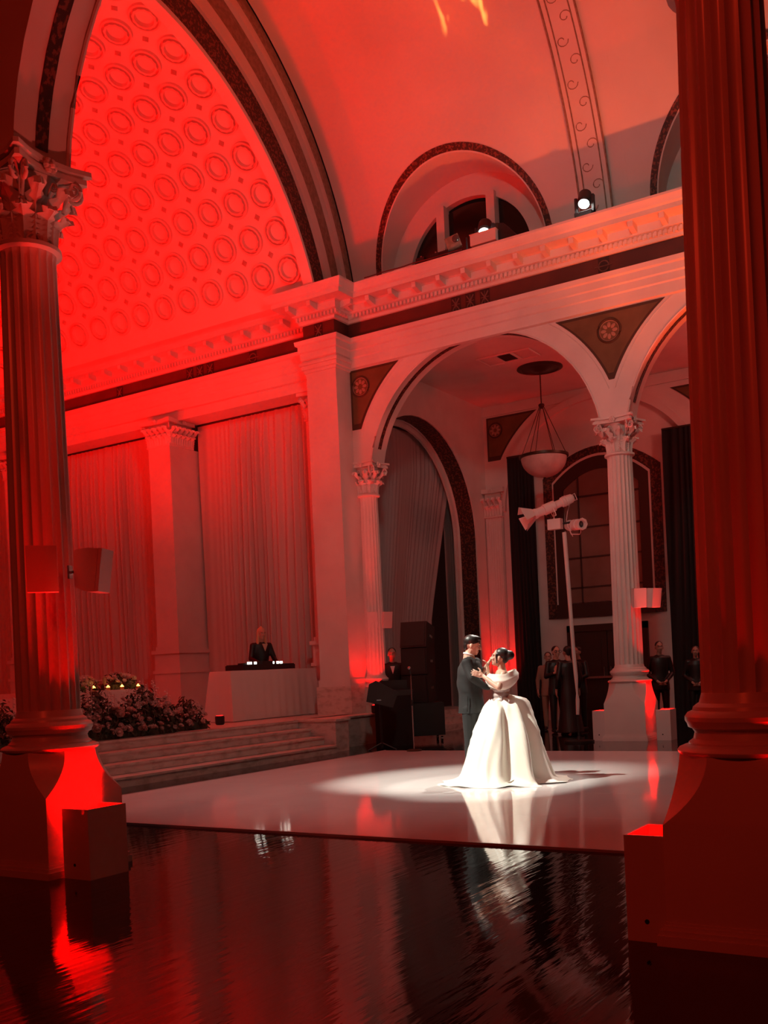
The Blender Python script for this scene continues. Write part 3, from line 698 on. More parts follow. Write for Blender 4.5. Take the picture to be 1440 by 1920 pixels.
def curtain(label, p0, p1, z0, z1, m, amp=.07, wave=.16, edge=None, top='rod', seed=0, name='curtain', cat='curtain'):
    rnd = random.Random(seed); d = Vector((p1[0] - p0[0], p1[1] - p0[1], 0)); L = d.length; d /= L; nv = Vector((-d.y, d.x, 0))
    n = int(L / wave * 8); rows = []; ph = [rnd.uniform(0, 6) for _ in range(6)]
    def fold(s, t):
        w = s + .03 * sin(3 * t + ph[0]) + .10 * sin(2.1 * s + ph[4]) + .055 * sin(5.3 * s + ph[5] + .5 * t); a = amp * (.6 + .35 * sin(1.3 * s + ph[1]) + .3 * sin(3.7 * s + ph[4]))
        return a * (sin(2 * PI * w / wave + 1.5 * sin(w * 2.3 + ph[2])) + .45 * sin(2 * PI * w / wave * .43 + ph[3] + .8 * t))
    NZ = 14
    for j in range(NZ + 1):
        t = j / NZ; z = z0 + (z1 - z0) * t; row = []
        for i in range(n + 1):
            u = i / n; e0, e1 = edge(t) if edge else (0, 1); uu = e0 + (e1 - e0) * u
            k = (1 - .75 * max(0, (t - .9) / .1)) * (1.0 if t < .98 else .6)
            p = Vector((p0[0], p0[1], 0)) + d * L * uu + nv * fold(u * L, t) * k; row.append((p.x, p.y, z))
        rows.append(row)
    c = Vector(((p0[0] + p1[0]) / 2, (p0[1] + p1[1]) / 2, z0))
    t = thing(name, label, cat, c)
    mb = MB().grid(rows); mb.v = [(v[0] - c.x, v[1] - c.y, v[2] - z0) for v in mb.v]
    o = obj('cloth', mb.mesh('cloth', 70), m, t)
    if top == 'rod': obj('rod', MB().tube([Vector((p0[0], p0[1], z1 - .01)) - c, Vector((p1[0], p1[1], z1 - .01)) - c], .025, 8), M['iron'], t)
    return t
curtain('wide white floor-length drape lit red behind the DJ table', (-15.85, 17.6), (-12.2, 17.6), STG, 7.2, M['drape'], seed=1)
curtain('wide white drape lit red behind the flower-covered head table', (-20.9, 17.6), (-16.5, 17.6), STG, 7.2, M['drape'], seed=2)
curtain('white drape at far left edge beyond the left column', (-24.9, 17.6), (-21.5, 17.6), STG, 7.2, M['drape'], seed=3)
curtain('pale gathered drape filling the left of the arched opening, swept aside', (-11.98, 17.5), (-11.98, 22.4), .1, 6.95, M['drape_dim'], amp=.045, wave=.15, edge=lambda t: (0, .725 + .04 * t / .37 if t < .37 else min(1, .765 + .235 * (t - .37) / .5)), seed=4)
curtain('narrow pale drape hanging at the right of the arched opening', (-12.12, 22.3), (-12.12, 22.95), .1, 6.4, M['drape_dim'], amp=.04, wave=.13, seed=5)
curtain('black floor-length drape left of the tall aisle window', (-10.62, 22.95), (-9.93, 22.95), 0, 6.5, M['black_cloth'], amp=.05, wave=.12, seed=6)
curtain('black floor-length drape right of the tall aisle window behind guard', (-6.75, 22.9), (-5.85, 22.9), 0, 6.55, M['black_cloth'], amp=.05, wave=.12, seed=7)

# ceiling vent and pendant
vent = thing('ceiling_vent', 'square slatted air vent in the aisle ceiling', 'vent', (-8.95, 19.35, 7.86))
obj('frame', MB().box(-.6, .6, -.02, .0, -.03, 0).box(-.6, .6, .58, .6, -.03, 0).box(-.6, -.56, 0, .6, -.03, 0).box(.56, .6, 0, .6, -.03, 0).box(-.2, -.16, 0, .6, -.03, 0).box(.16, .2, 0, .6, -.03, 0), M['plaster'], vent)
obj('grille', MB().box(-.16, .16, .1, .5, -.01, -.002), M['wood_dark'], vent)
for k in range(7): obj('slat', MB().box(-.15, .15, .12 + k * .055, .145 + k * .055, -.022, -.012), M['iron'], vent)
pend = thing('pendant_lamp', 'alabaster bowl pendant hanging by chains from a dark ceiling rose', 'lamp', (-8.76, 20.85, 7.87))
ros = MB().lathe([(.50, 0), (.50, -.02), (.42, -.04), (.40, -.02), (.2, -.03), (.12, -.08), (.03, -.1)], 32)
obj('ceiling_rose', ros, M['iron'], pend)
obj('rod', MB().tube([(0, 0, -.05), (0, 0, -.8)], .014, 8), M['iron'], pend)
obj('hub', MB().lathe([(.02, -.78), (.06, -.80), (.07, -.83), (.05, -.86), (.02, -.9)], 16), M['iron'], pend)
for k in range(6):
    a = k * PI / 3 + .3; obj('chain', MB().tube([(.04 * cos(a), .04 * sin(a), -.84), (.49 * cos(a), .49 * sin(a), -1.92)], .008, 5), M['iron'], pend)
obj('rim', MB().lathe([(.50, -1.93), (.54, -1.92), (.54, -1.97), (.50, -1.98)], 40, caps=False), M['iron'], pend)
obj('bowl', MB().lathe([(.50, -1.96)] + [(.5 * cos(t * PI / 20), -1.97 - .44 * sin(t * PI / 20)) for t in range(1, 10)] + [(.03, -2.41)], 40), M['bowl'], pend)
obj('finial', MB().lathe([(.03, -2.40), (.03, -2.43), (.005, -2.46)], 10), M['iron'], pend)

# ------------------------------------------------------------------ stage and steps
stg = struct(obj('floor_stage', MB().box(XA, -11.1, 5.3, 18.1, 0, STG - .02), M['marble']))
obj('nosing', MB().box(-14.5, -11.07, 5.3, 14.7, STG - .02, STG).box(XA, -14.5, 5.3, 18.1, STG - .02, STG).box(-14.5, -11.1, 14.7, 18.1, STG - .02, STG), M['marble'], stg)
steps = thing('stage_steps', 'four long veined marble steps up to the stage', 'steps', (-10.6, 11, 0))
for k in range(4):
    y1 = [14.45, 14.5, 14.55, 14.6][k]; x1 = -10.15 - .31 * k; z1 = STG * (k + 1) / 4 - .004 * (k < 3)
    obj('step', MB().box(-11.1 + 10.6 if k < 3 else -11.12 + 10.6, x1 + 10.6, 5.4 - 11, y1 - 11, STG * k / 4, z1 - .03).box(-11.1 + 10.6 if k < 3 else -11.12 + 10.6, x1 + 10.6 + .025, 5.4 - 11, y1 - 11, z1 - .03, z1), M['marble'], steps)
ck = thing('marble_cheek_block', 'veined marble block closing the right end of the stage steps', 'block', (-10.7, 14.8, 0))
obj('body', MB().box(-.45, .43, -.2, .2, 0, STG - .03), M['marble'], ck)
obj('cap_slab', MB().box(-.45, .47, -.23, .22, STG - .03, STG + .01), M['marble'], ck)
sd = thing('side_platform', 'marble platform side under the glowing half column', 'platform', (-11, 16.1, 0))
obj('body', MB().box(-.3, .33, -1.08, 1.4, 0, STG - .03), M['marble'], sd)
obj('cap_slab', MB().box(-.3, .36, -1.08, 1.4, STG - .03, STG), M['marble'], sd)

# ------------------------------------------------------------------ uplight boxes
def upbox(label, x, y, w, d, h, side, energy, tgt, spot=True, ang=80):
    """white open-topped box, open towards the column on one side ('+x' or '-x'), a red LED fixture inside"""
    t = thing('uplight_box', label, 'light box', (x, y, 0), 0)
    b = .015
    mb = MB().box(-w / 2, w / 2, -d / 2, -d / 2 + b, 0, h).box(-w / 2, w / 2, d / 2 - b, d / 2, 0, h)
    if side == '-x': mb.box(w / 2 - b, w / 2, -d / 2 + b, d / 2 - b, 0, h)
    else: mb.box(-w / 2, -w / 2 + b, -d / 2 + b, d / 2 - b, 0, h)
    obj('case', mb, M['white_paint'], t)
    obj('fixture', MB().lathe([(.07, .02), (.08, .05), (.08, .12), (.06, .14)], 20), M['black'], t)
    obj('lens', MB().lathe([(.055, .141), (.055, .145)], 20), M['lens_red'], t)
    obj('grommet', MB().tube([(-.02 if side == '-x' else .0, -d / 2 - .002, .1), (-.02 if side == '-x' else .0, -d / 2 + .004, .1)], .012, 10), M['black'], t)
    lamp('uplight', 'SPOT', (x, y, .2), tgt, energy, RED, .05, ang, .6)
    return t
upbox('white uplight box on the floor beside the left column, glowing red inside', -5.76, 5.10, .27, .36, .5, '-x', 170, (-6.02, 5.12, 1.2), ang=95)
upbox('red-lit white uplight box on the floor beside the huge right column', -1.61, 5.03, .2, .36, .52, '+x', 90, (-1.5, 5.0, 1.5))
upbox('white uplight box right of the far column with bright red glow', -5.19, 17.12, .24, .34, .52, '-x', 260, (-5.45, 17.15, 1.6))
upbox('white uplight box left of the far column', -6.32, 17.1, .22, .34, .52, '+x', 60, (-6.2, 17.1, 1.6))
# red fixtures elsewhere
def par(label, x, y, z, energy, tgt, ang=60):
    t = thing('uplight', label, 'lamp', (x, y, z))
    obj('can', MB().lathe([(.06, .0), (.08, .02), (.085, .14), (.07, .16)], 18), M['black'], t)
    obj('lens', MB().lathe([(.06, .161), (.06, .165)], 18), M['lens_red'], t)
    lamp('uplight', 'SPOT', (x, y, z + .2), tgt, energy, RED, .05, ang, .6)
par('small black uplight at the foot of the half column by the pier', -10.72, 16.62, STG, 90, (-11.05, 17.0, 2.2), 75)
par('small black uplight at the foot of the aisle corner pilaster', -10.75, 22.5, 0, 350, (-10.95, 23.0, 2.0), 45)
par('small black uplight on the aisle floor hidden behind the right column', -3.2, 22.3, 0, 500, (-4.2, 22.3, 7.8), 100)
par('small black uplight on stage floor beside the DJ table', -12.0, 13.55, STG, 60, (-13.2, 13.7, 2.2), 70)

# ------------------------------------------------------------------ wall speakers on columns
def speaker(label, x, y, z, rz, sc=1.0, dist=.24):
    t = thing('wall_speaker', label, 'speaker', (x, y, z), rz)
    w = .105 * sc
    prof = [(.0, .15), (.0, -.12), (-.05, -.15), (-.10, -.165), (-.16, -.17), (-.21, .15), (-.12, .165), (-.04, .16)]
    prof = [(a * sc, b * sc) for a, b in prof]
    obj('cabinet', MB().prism(prof[:4] + [(-.155 * sc, -.168 * sc), (-.2 * sc, .155 * sc)] + prof[6:], 'x', -w, w), M['white_paint'], t)
    obj('grille', MB().prism([(-.158 * sc, -.168 * sc), (-.185 * sc, -.166 * sc), (-.232 * sc, .155 * sc), (-.203 * sc, .158 * sc)], 'x', -w, w), M['white_paint'], t)
    obj('bracket', MB().tube([(0, -.01, 0), (0, .06 * sc, 0), (0, dist * sc * .4, -.01)], .012, 6).box(-.03, .03, dist * .3, dist * .36, -.05, .05), M['chrome'], t)
    return t
speaker('red-glowing white speaker box on the viewer side of the left column', *at(80, 1071, 7.35), .86, 1.0)
speaker('white wedge speaker on the nave side of the left column', *at(150, 1072, 7.62), 1.98, .98)
speaker('white speaker on viewer side of the far column', *at(1195, 1122, 17.42), .55, 1.0)
speaker('white speaker angled right on the far column', *at(1214, 1122, 17.4), 1.15, 1.0)
speaker('red-lit white speaker on the half column by the pier', *at(700, 1163, 20.45), .5, 1.0)
speaker('white speaker angled right on the half column by the pier', *at(716, 1163, 20.5), 1.2, 1.0)
speaker('white speaker glimpsed at the right edge beside the huge column', -.82, 4.95, 2.36, .8, 1.0)
lamp('column_uplight', 'SPOT', (-.78, 4.85, .5), (-.95, 5.05, 2.2), 60, RED, .05, 60, .6)
lamp('column_uplight', 'SPOT', (-5.66, 4.95, .42), (-5.98, 4.85, 1.95), 380, RED, .04, 22, .7)

# ------------------------------------------------------------------ DJ table and gear
def cloth_table(name, label, cx, cy, z0, lx, ly, h, flare=.1, m='linen', drop=0):
    t = thing(name, label, 'table', (cx, cy, z0))
    for sx in (-1, 1):
        for sy in (-1, 1): obj('leg', MB().box(sx * (lx / 2 - .08) - .02, sx * (lx / 2 - .08) + .02, sy * (ly / 2 - .1) - .02, sy * (ly / 2 - .1) + .02, 0, h - .03), M['iron'], t)
    obj('top', MB().box(-lx / 2 + .01, lx / 2 - .01, -ly / 2 + .01, ly / 2 - .01, h - .035, h - .008), M['wood_dark'], t)
    P = []; N = 160; per = 2 * (lx + ly)
    def bord(s):
        s = s % per
        for a, (ex, ey), L in (((-lx / 2, -ly / 2), (1, 0), lx), ((lx / 2, -ly / 2), (0, 1), ly), ((lx / 2, ly / 2), (-1, 0), lx), ((-lx / 2, ly / 2), (0, -1), ly)):
            if s <= L: return a[0] + ex * s, a[1] + ey * s, ey, -ex, min(s, L - s)
            s -= L
        return -lx / 2, -ly / 2, 0, -1, 0
    rows = []
    for t_ in (0, .02, .1, .35, .7, 1):
        row = []
        for i in range(N):
            x, y, nx, ny, e = bord(per * i / N); c = math.exp(-e * e / .02)
            k = t_ ** .9 * (flare * (.35 + 1.4 * c) + .012 * sin(i * 1.1) + .01 * sin(i * .43)) + (.004 if t_ else 0)
            ox, oy = nx, ny
            if e < .12: v = Vector((x, y, 0)).normalized(); v = Vector((1 if x > 0 else -1, 1 if y > 0 else -1, 0)).normalized(); ox, oy = v.x, v.y
            row.append((x + ox * k, y + oy * k, h - t_ * (h - .01)))
        rows.append(row)
    mb = MB().grid(rows, closed=True); mb.add([(-lx / 2, -ly / 2, h), (lx / 2, -ly / 2, h), (lx / 2, ly / 2, h), (-lx / 2, ly / 2, h)], [(0, 1, 2, 3)])
    c = obj('tablecloth', mb.mesh('tablecloth', 60), M[m]); c.location = (cx, cy, z0 + .002)
    return t, c
TBX, TBY = -12.62, 15.62
tb1, c1 = cloth_table('dj_table', 'long folding table under white cloth on the stage', TBX, TBY, STG, .5, 2.62, .94, .085)
tag(c1, 'floor-length white cloth draped over the DJ table', 'tablecloth')
dj = thing('dj_controller', 'black DJ mixing deck with glowing buttons on the white table', 'dj deck', (TBX + .0, TBY - .1, STG + .95))
obj('body', MB().box(-.22, .22, -.8, .8, 0, .09).box(-.21, .21, -.78, .78, .09, .105), M['black'], dj)
for k in range(2): obj('jog_wheel', MB().lathe([(.14, .105), (.14, .13), (.12, .135)], 24, (0, -.48 + k * .96, 0)), M['mesh'], dj)
obj('mixer', MB().box(-.2, .2, -.2, .2, .1, .16), M['black'], dj)
for y in (-.62, -.56, -.42, .12, .27, .38): obj('light', MB().box(.17, .20, y, y + .045, .105, .15), M['led'], dj)

# head table (sweetheart table) with flowers and candles
HT = at(205, 1340, 17.0); hx, hy = -13.2, 11.75
tb2, c2 = cloth_table('head_table', 'small head table under pale cloth behind the stage-front flowers', hx, hy, STG, .7, 1.9, .70, .03)
tag(c2, 'pale cloth over the head table behind the flowers', 'tablecloth')
HZ = STG + .705

# flowers
def rose_mesh(r):
    mb = MB()
    for layer, (k, rr, h) in enumerate(((5, 1.0, .55), (4, .75, .75), (3, .45, .9))):
        for i in range(k):
            a = 2 * PI * i / k + layer * .6; c, s = cos(a), sin(a)
            def P(u, v): q = rr * r * (.35 + .75 * v) ; x_ = u * rr * r * .9 * (.5 + v); return (c * q - s * x_, s * q + c * x_, r * h * v ** .7)
            mb.add([P(-.6, 0), P(.6, 0), P(.7, .6), (c * rr * r, s * rr * r, r * h * .95), P(-.7, .6)], [(0, 1, 2, 3, 4)])
    mb.ell((0, 0, r * .3), (r * .4, r * .4, r * .45), 6, 4)
    return mb.mesh('blossom', 80)
ROS = [rose_mesh(.06), rose_mesh(.045), rose_mesh(.034)]
ROW = [rose_mesh(.05), rose_mesh(.038)]
for m_ in ROS: m_.materials.append(M['rose'])
for m_ in ROW: m_.materials.append(M['white_flower'])
def leafcloud(n, sx, sy, h, seed, up=.0):
    rnd = random.Random(seed); mb = MB()
    for k in range(n):
        x = rnd.uniform(-1, 1); y = rnd.uniform(-1, 1); e = max(0, 1 - max(abs(x), abs(y)) ** 3); z = rnd.random() ** .8 * h * (.35 + .65 * e) * (1 + .35 * sin(y * 6 + seed))
        c = Vector((x * sx, y * sy, max(z, .01))); L = rnd.uniform(.03, .075); q = Euler((rnd.uniform(-1, 1), rnd.uniform(-1, 1), rnd.uniform(0, 6.3))).to_matrix()
        mb.add([c + q @ Vector(v) for v in ((-L, 0, 0), (0, -L * .35, .01), (L, 0, 0), (0, L * .35, .01))], [(0, 1, 2, 3)])
        if k % 9 == 0: mb.tube([(c.x * .9, c.y * .96, 0), tuple(c)], .004, 3)
    return mb
def arrangement(label, x, y, z, sx, sy, h, nb, nl, seed, meshes, rz=0, sprays=0, tilt=True):
    rnd = random.Random(seed); t = thing('flower_arrangement', label, 'flowers', (x, y, z), rz)
    stuff(obj('foliage', leafcloud(nl, sx, sy, h, seed), M['leaf'], t))
    obj('moss_base', MB().box(-sx * .85, sx * .85, -sy * .93, sy * .93, 0, h * .3), M['leaf'], t)
    for k in range(nb):
        a = rnd.uniform(-1, 1); yy = rnd.uniform(-1, 1) * sy * .95; zz = h * (.15 + .8 * rnd.random()); xx = sx * (1.05 - .75 * (zz / h) ** 2) * (1 if rnd.random() < .75 else rnd.uniform(-1, 1))
        if z > 1: xx = rnd.uniform(-1, 1) * sx; zz = h * (.35 + .65 * rnd.random() * (1 - abs(yy / sy) ** 2 * .5))
        me = rnd.choice(meshes); s = rnd.uniform(.85, 1.25)
        o = obj('blossom', me, None, t, (xx, yy, zz), (0, rnd.uniform(.4, 1.3) if xx > 0 else rnd.uniform(-.5, .5), rnd.uniform(-1, .4)), (s, s, s))
    for k in range(sprays):
        yy = rnd.uniform(-1, 1) * sy; xx = rnd.uniform(-.6, .8) * sx; hh = h * rnd.uniform(1.0, 1.45); mb = MB(); mb.tube([(xx, yy, 0), (xx + .03, yy, hh)], .004, 3)
        for q in range(9): mb.ell((xx + rnd.uniform(-.03, .05), yy + rnd.uniform(-.03, .03), hh * (.55 + .05 * q)), (.016, .016, .014), 5, 4)
        stuff(obj('flower_spray', mb, M['white_flower'], t))
    return t
arrangement('large mound of blush roses and greenery along the stage front', -11.5, 10.72, STG, .28, .98, .60, 95, 3200, 11, ROS, sprays=30)
arrangement('low rose and greenery clump at the far end of the stage flowers', -11.62, 12.15, STG, .25, .45, .42, 30, 900, 12, ROS, sprays=4)
arrangement('dark greenery with few roses beside the left column', -11.5, 8.6, STG, .3, .85, .5, 60, 1800, 14, ROS, sprays=8)
arrangement('left white centrepiece of small flowers on the head table', hx, hy - .38, HZ, .17, .42, .26, 70, 260, 15, ROW)
arrangement('right white centrepiece of small flowers on the head table', hx, hy + .60, HZ, .17, .28, .28, 50, 180, 16, ROW)
for i, (dx, dy) in enumerate(((.26, -.88), (.24, -.72), (.27, .12), (.28, .42), (.27, .80), (.28, -.2))):
    t = thing('votive_candle', ['leftmost lit candle in glass on the head table', 'second lit candle from the left on the head table', 'lit candle between the two centrepieces', 'lit candle before the right centrepiece', 'lit candle at the right end of the head table', 'lit candle before the left centrepiece'][i], 'candle', (hx + dx, hy + dy, HZ))
    obj('glass', MB().lathe([(.03, 0), (.036, .045), (.033, .045), (.026, .01)], 14, caps=False), M['votive'], t)
    obj('flame', MB().lathe([(.004, .012), (.030, .03), (.028, .055), (.004, .085)], 10), M['flame'], t)
for i in range(3):
    t = thing('wine_glass', ['tall glass at the left end of the head table', 'tall glass beside the left centrepiece', 'tall glass beside the right centrepiece'][i], 'glass', (hx + .1, hy + (-.8, -.66, .2)[i], HZ))
    obj('bowl', MB().lathe([(.028, 0), (.004, .006), (.004, .08), (.03, .12), (.034, .17), (.028, .21)], 14, caps=False), M['clear'], t)
# sofa at far left of the stage
sf = thing('sofa', 'white upholstered sofa at the left edge of the stage', 'sofa', (-19.6, 14.1, STG), PI / 2)
obj('seat', MB().box(-.9, .9, -.45, .35, .12, .45), M['linen'], sf); obj('backrest', MB().box(-.9, .9, .3, .5, .12, 1.15), M['linen'], sf)
for s in (-1, 1): obj('arm', MB().box(s * .98 - .1, s * .98 + .1, -.45, .5, .12, .68), M['linen'], sf); obj('cushion', MB().box(s * .44 - .42, s * .44 + .42, -.44, .28, .45, .58), M['linen'], sf)
for a in (-1, 1):
    for b in (-.35, .4): obj('leg', MB().box(a * .9 - .03, a * .9 + .03, b - .03, b + .03, 0, .12), M['wood_dark'], sf)

# ------------------------------------------------------------------ PA equipment by the pier
EQ = YAW
pa0 = at(790, 1386, 19.6); pa0.z = 0
def frus(mb, x0, x1, y0, y1, z0, z1, ins=0): 
    return mb.add([(x0, y0, z0), (x1, y0, z0), (x1, y1, z0), (x0, y1, z0), (x0 + ins, y0 + ins, z1), (x1 - ins, y0 + ins, z1), (x1 - ins, y1 - ins, z1), (x0 + ins, y1 - ins, z1)],
                  [(0, 3, 2, 1), (4, 5, 6, 7), (0, 1, 5, 4), (1, 2, 6, 5), (2, 3, 7, 6), (3, 0, 4, 7)])
sub = thing('subwoofer', 'black subwoofer on castors behind the microphone stand', 'speaker', pa0, EQ + .1)
obj('cabinet', MB().box(-.42, .42, -.35, .35, .12, .74), M['black'], sub); obj('grille', MB().box(-.38, .38, -.365, -.35, .17, .69), M['mesh'], sub)
for s in (-1, 1):
    for q in (-1, 1): obj('castor', MB().tube([(s * .36 - .02, q * .28, .05), (s * .36 + .02, q * .28, .05)], .05, 12), M['chrome'], sub)
la = thing('pa_speaker', 'tall black angled loudspeaker stack on the subwoofer', 'speaker', pa0 + UP * .745, EQ - .35)
for k, (dz, tl, hh) in enumerate(((0, .10, .55), (.54, -.02, .50), (1.02, -.20, .50))):
    mb = MB(); frus(mb, -.26, .26, -.22, .3, 0, hh, .0); mb.v = [tuple(Matrix.Rotation(tl, 3, 'X') @ Vector(v) + Vector((-.0, -.02 * k, dz))) for v in mb.v]
    c_ = obj('cabinet', mb, M['black'], la)
    mb = MB(); mb.box(-.23, .23, -.235, -.22, .03, hh - .03); mb.v = [tuple(Matrix.Rotation(tl, 3, 'X') @ Vector(v) + Vector((0, -.02 * k, dz))) for v in mb.v]
    obj('grille', mb, M['mesh'], c_)
    mb = MB(); mb.box(.262, .275, -.05, .12, hh * .45, hh * .55); mb.v = [tuple(Matrix.Rotation(tl, 3, 'X') @ Vector(v) + Vector((0, -.02 * k, dz))) for v in mb.v]
    obj('handle', mb, M['chrome'], c_)
de = at(738, 1388, 18.9); de.z = 0
desk = thing('keyboard_desk', 'low black-draped keyboard desk in front of the dark-haired man', 'desk', de, EQ)
obj('drape', MB().prism([(-.32, 0), (.36, 0), (.34, .92), (-.32, .92)], 'y', -.25, .3), M['black_cloth'], desk)
obj('keyboard', MB().box(-.36, .4, -.2, .2, .92, 1.02), M['black'], desk)
obj('music_stand', MB().box(-.2, .3, .12, .15, 1.02, 1.2), M['black'], desk)
mn = at(712, 1300, 17.9); mn.z = 0
mon = thing('monitor_speaker', 'black wedge monitor speaker tilted on a stand beside the half column', 'speaker', mn, EQ)
obj('stand', MB().tube([(0, 0, .03), (0, 0, .8)], .02, 8).tube([(-.25, -.1, .0), (0, 0, .12)], .014, 6).tube([(.25, -.1, .0), (0, 0, .12)], .014, 6).tube([(0, .25, .0), (0, 0, .12)], .014, 6), M['black'], mon)
mb = MB().prism([(-.26, .0), (.2, -.12), (.30, .14), (-.08, .36), (-.2, .30)], 'y', -.22, .22)
obj('cabinet', mb, M['black'], mon, (.02, 0, .86)); obj('badge', MB().box(-.08, .0, -.225, -.22, .0, .02), M['chrome'], mon, (0.02, 0, .87))
# microphone stand
mp = at(777, 1411, 17.1); mp = Vector((mp.x, mp.y, .016))
mic = thing('microphone_stand', 'slim black microphone stand with round base at the dance floor edge', 'microphone stand', mp)
obj('base', MB().lathe([(.13, 0), (.13, .015), (.10, .03), (.02, .035)], 28), M['iron'], mic)
obj('pole', MB().tube([(0, 0, .03), (0, 0, .8)], .012, 8).tube([(0, 0, .8), (0, 0, 1.28)], .008, 8), M['chrome'], mic)
obj('clutch', MB().lathe([(.018, .76), (.02, .78), (.02, .84), (.014, .86)], 12), M['black'], mic)
m_ = obj('microphone', MB().cap((0, 0, 1.28), .014, (0, -.03, 1.36), .018), M['black'], mic)
obj('windscreen', MB().ell((0, -.045, 1.395), (.028, .028, .03), 12, 8), M['chrome'], m_)

# ------------------------------------------------------------------ spotlight tree
spo = at(1086, 1390, 17.55); spo.z = 0
tree = thing('lighting_stand', 'white-wrapped lighting pole standing in front of the tall aisle window', 'light stand', spo)
P_ = lambda px, py, d=17.55: at(px, py, d) - spo
obj('base', MB().lathe([(.26, 0), (.26, .03), (.04, .05), (.03, .1)], 28), M['black'], tree)
obj('inner_pole', MB().tube([(0, 0, .05), P_(1083, 1345)], .022, 8), M['black'], tree)
obj('pole_sleeve', MB().tube([P_(1083, 1340), P_(1083, 1312), P_(1082, 1300), P_(1080, 1268), P_(1076, 1230), P_(1067, 1110), P_(1058, 998)], [.028, .034, .018, .036, .034, .036, .038], 12), M['white_paint'], tree)
obj('junction_box', MB().box(-.14, .1, -.06, .06, -.08, .1), M['white_paint'], tree, P_(1043, 984))
obj('crossbar', MB().tube([P_(1036, 985), P_(1078, 978)], .018, 8), M['black'], tree)
def profile_spot(label, root, aim, L, r, doors=True):
    t = thing('spotlight', label, 'spotlight', root); q = Vector(aim).to_track_quat('Z', 'Y').to_euler(); t.rotation_euler = q
    obj('barrel', MB().lathe([(r * .8, -L * .1), (r, -L * .08), (r, L * .17), (r * .82, L * .18), (r * .82, L * .34), (r * .95, L * .35), (r * .98, L * .42), (r * .90, L * .43), (r * .68, L * .43), (r * .62, L * .32)], 20), M['white_paint'], t)
    obj('lamp_housing', MB().lathe([(r * .5, -L * .54), (r * .8, -L * .50), (r * .92, -L * .40), (r * .92, -L * .26), (r * .7, -L * .24), (r * .7, -L * .1)], 16), M['white_paint'], t)
    obj('cooling_fins', MB().lathe([(r * .98, -L * .38), (r * 1.02, -L * .37), (r * .98, -L * .36)], 16).lathe([(r * .98, -L * .33), (r * 1.02, -L * .32), (r * .98, -L * .31)], 16), M['white_paint'], t)
    obj('rear_handle', MB().tube([(0, r * .5, -L * .5), (0, r * .6, -L * .6), (0, -r * .6, -L * .6), (0, -r * .5, -L * .5)], r * .08, 6), M['white_paint'], t)
    obj('yoke', MB().tube([(r * 1.05, 0, 0), (r * 1.1, -r * 1.3, 0), (r * .9, -r * 1.7, 0), (-r * .9, -r * 1.7, 0), (-r * 1.1, -r * 1.3, 0), (-r * 1.05, 0, 0)], r * .1, 6), M['white_paint'], t)
    obj('lens', MB().lathe([(r * .60, L * .325), (r * .4, L * .345), (r * .1, L * .355)], 20), M['lens'], t)
    obj('lens_spot', MB().ell((0, 0, L * .356), (r * .13, r * .13, .004), 10, 6), M['chrome'], t)
    if doors:
        for k in range(4):
            a = k * PI / 2 + .4; c, s = cos(a), sin(a)
            f = lambda u, v, w=0: (c * (r * .9 + u) - s * v, s * (r * .9 + u) + c * v, L * .42 + w)
            obj('barn_door', MB().slab([[f(0, -r * .7), f(r * .95, -r * 1.35, r * 2.1)], [f(0, r * .7), f(r * .95, r * 1.35, r * 2.1)]], (0, 0, .006)), M['white_paint'], t)
    else: obj('rim', MB().tube([(r * cos(k * PI / 4), r * sin(k * PI / 4), L * .43) for k in range(8)], r * .13, 6, True), M['white_paint'], t)
    return t
s0 = at(1033, 951, 17.5); dirn = (RT * -.93 + UP * -.36 + FW * -.1)
profile_spot('white stage spotlight with open barn doors pointing down left on the pole', s0, dirn, .80, .095)
profile_spot('short white spotlight facing the viewer at the pole top', at(1079, 984, 17.5), (RT * .35 - FW * .9 - UP * .08), .5, .095, False)
obj('power_cable', MB().tube([P_(1068, 946), P_(1064, 960), P_(1062, 975), P_(1066, 990), P_(1074, 1006)], .007, 5), M['white_paint'], tree)

# ------------------------------------------------------------------ fixtures on the far ledge
def ledge(px, py, d): return at(px, py, d)
LZT = 8.9
def moving_head(label, x, y, tgt, lit=True, en=0, sc=1.0, ang=14, col=(1, .98, .86)):
    t = thing('moving_head_light', label, 'stage light', (x, y, LZT))
    obj('base', MB().box(-.15 * sc, .15 * sc, -.12 * sc, .12 * sc, 0, .07 * sc), M['black'], t)
    obj('yoke', MB().box(-.17 * sc, -.13 * sc, -.04, .04, .07 * sc, .36 * sc).box(.13 * sc, .17 * sc, -.04, .04, .07 * sc, .36 * sc).box(-.17 * sc, .17 * sc, -.05, .05, .07 * sc, .11 * sc), M['black'], t)
    c = Vector((x, y, LZT + .32 * sc)); dv = (Vector(tgt) - c).normalized(); q = dv.to_track_quat('Z', 'Y').to_euler()
    h = obj('head', MB().lathe([(.06 * sc, -.16 * sc), (.11 * sc, -.12 * sc), (.12 * sc, .1 * sc), (.1 * sc, .13 * sc)], 20), M['black'], t, (0, 0, .32 * sc), q)
    obj('lens', MB().lathe([(.088 * sc, .131 * sc), (.05 * sc, .14 * sc), (.01, .142 * sc)], 20), M['lens_white' if lit else 'lens'], h)
    if en: lamp('follow_spot', 'SPOT', c + dv * .2 * sc, tgt, en, col, .04, ang, .4)
    return t
FOOT = at(935, 1462, 12.05); FOOT.z = 0
moving_head('brightly shining moving-head light on the cornice ledge near the right column', -6.02, 16.6, FOOT + UP * .4, True, 4500)
moving_head('small shining stage light on the ledge in front of the round window', -7.93, 16.66, FOOT + UP * .4 + RT * -1, True, 3500, 1.12, 17)
bx = thing('equipment_box', 'pale box standing on the ledge before the round window', 'box', (-7.86, 16.46, LZT))
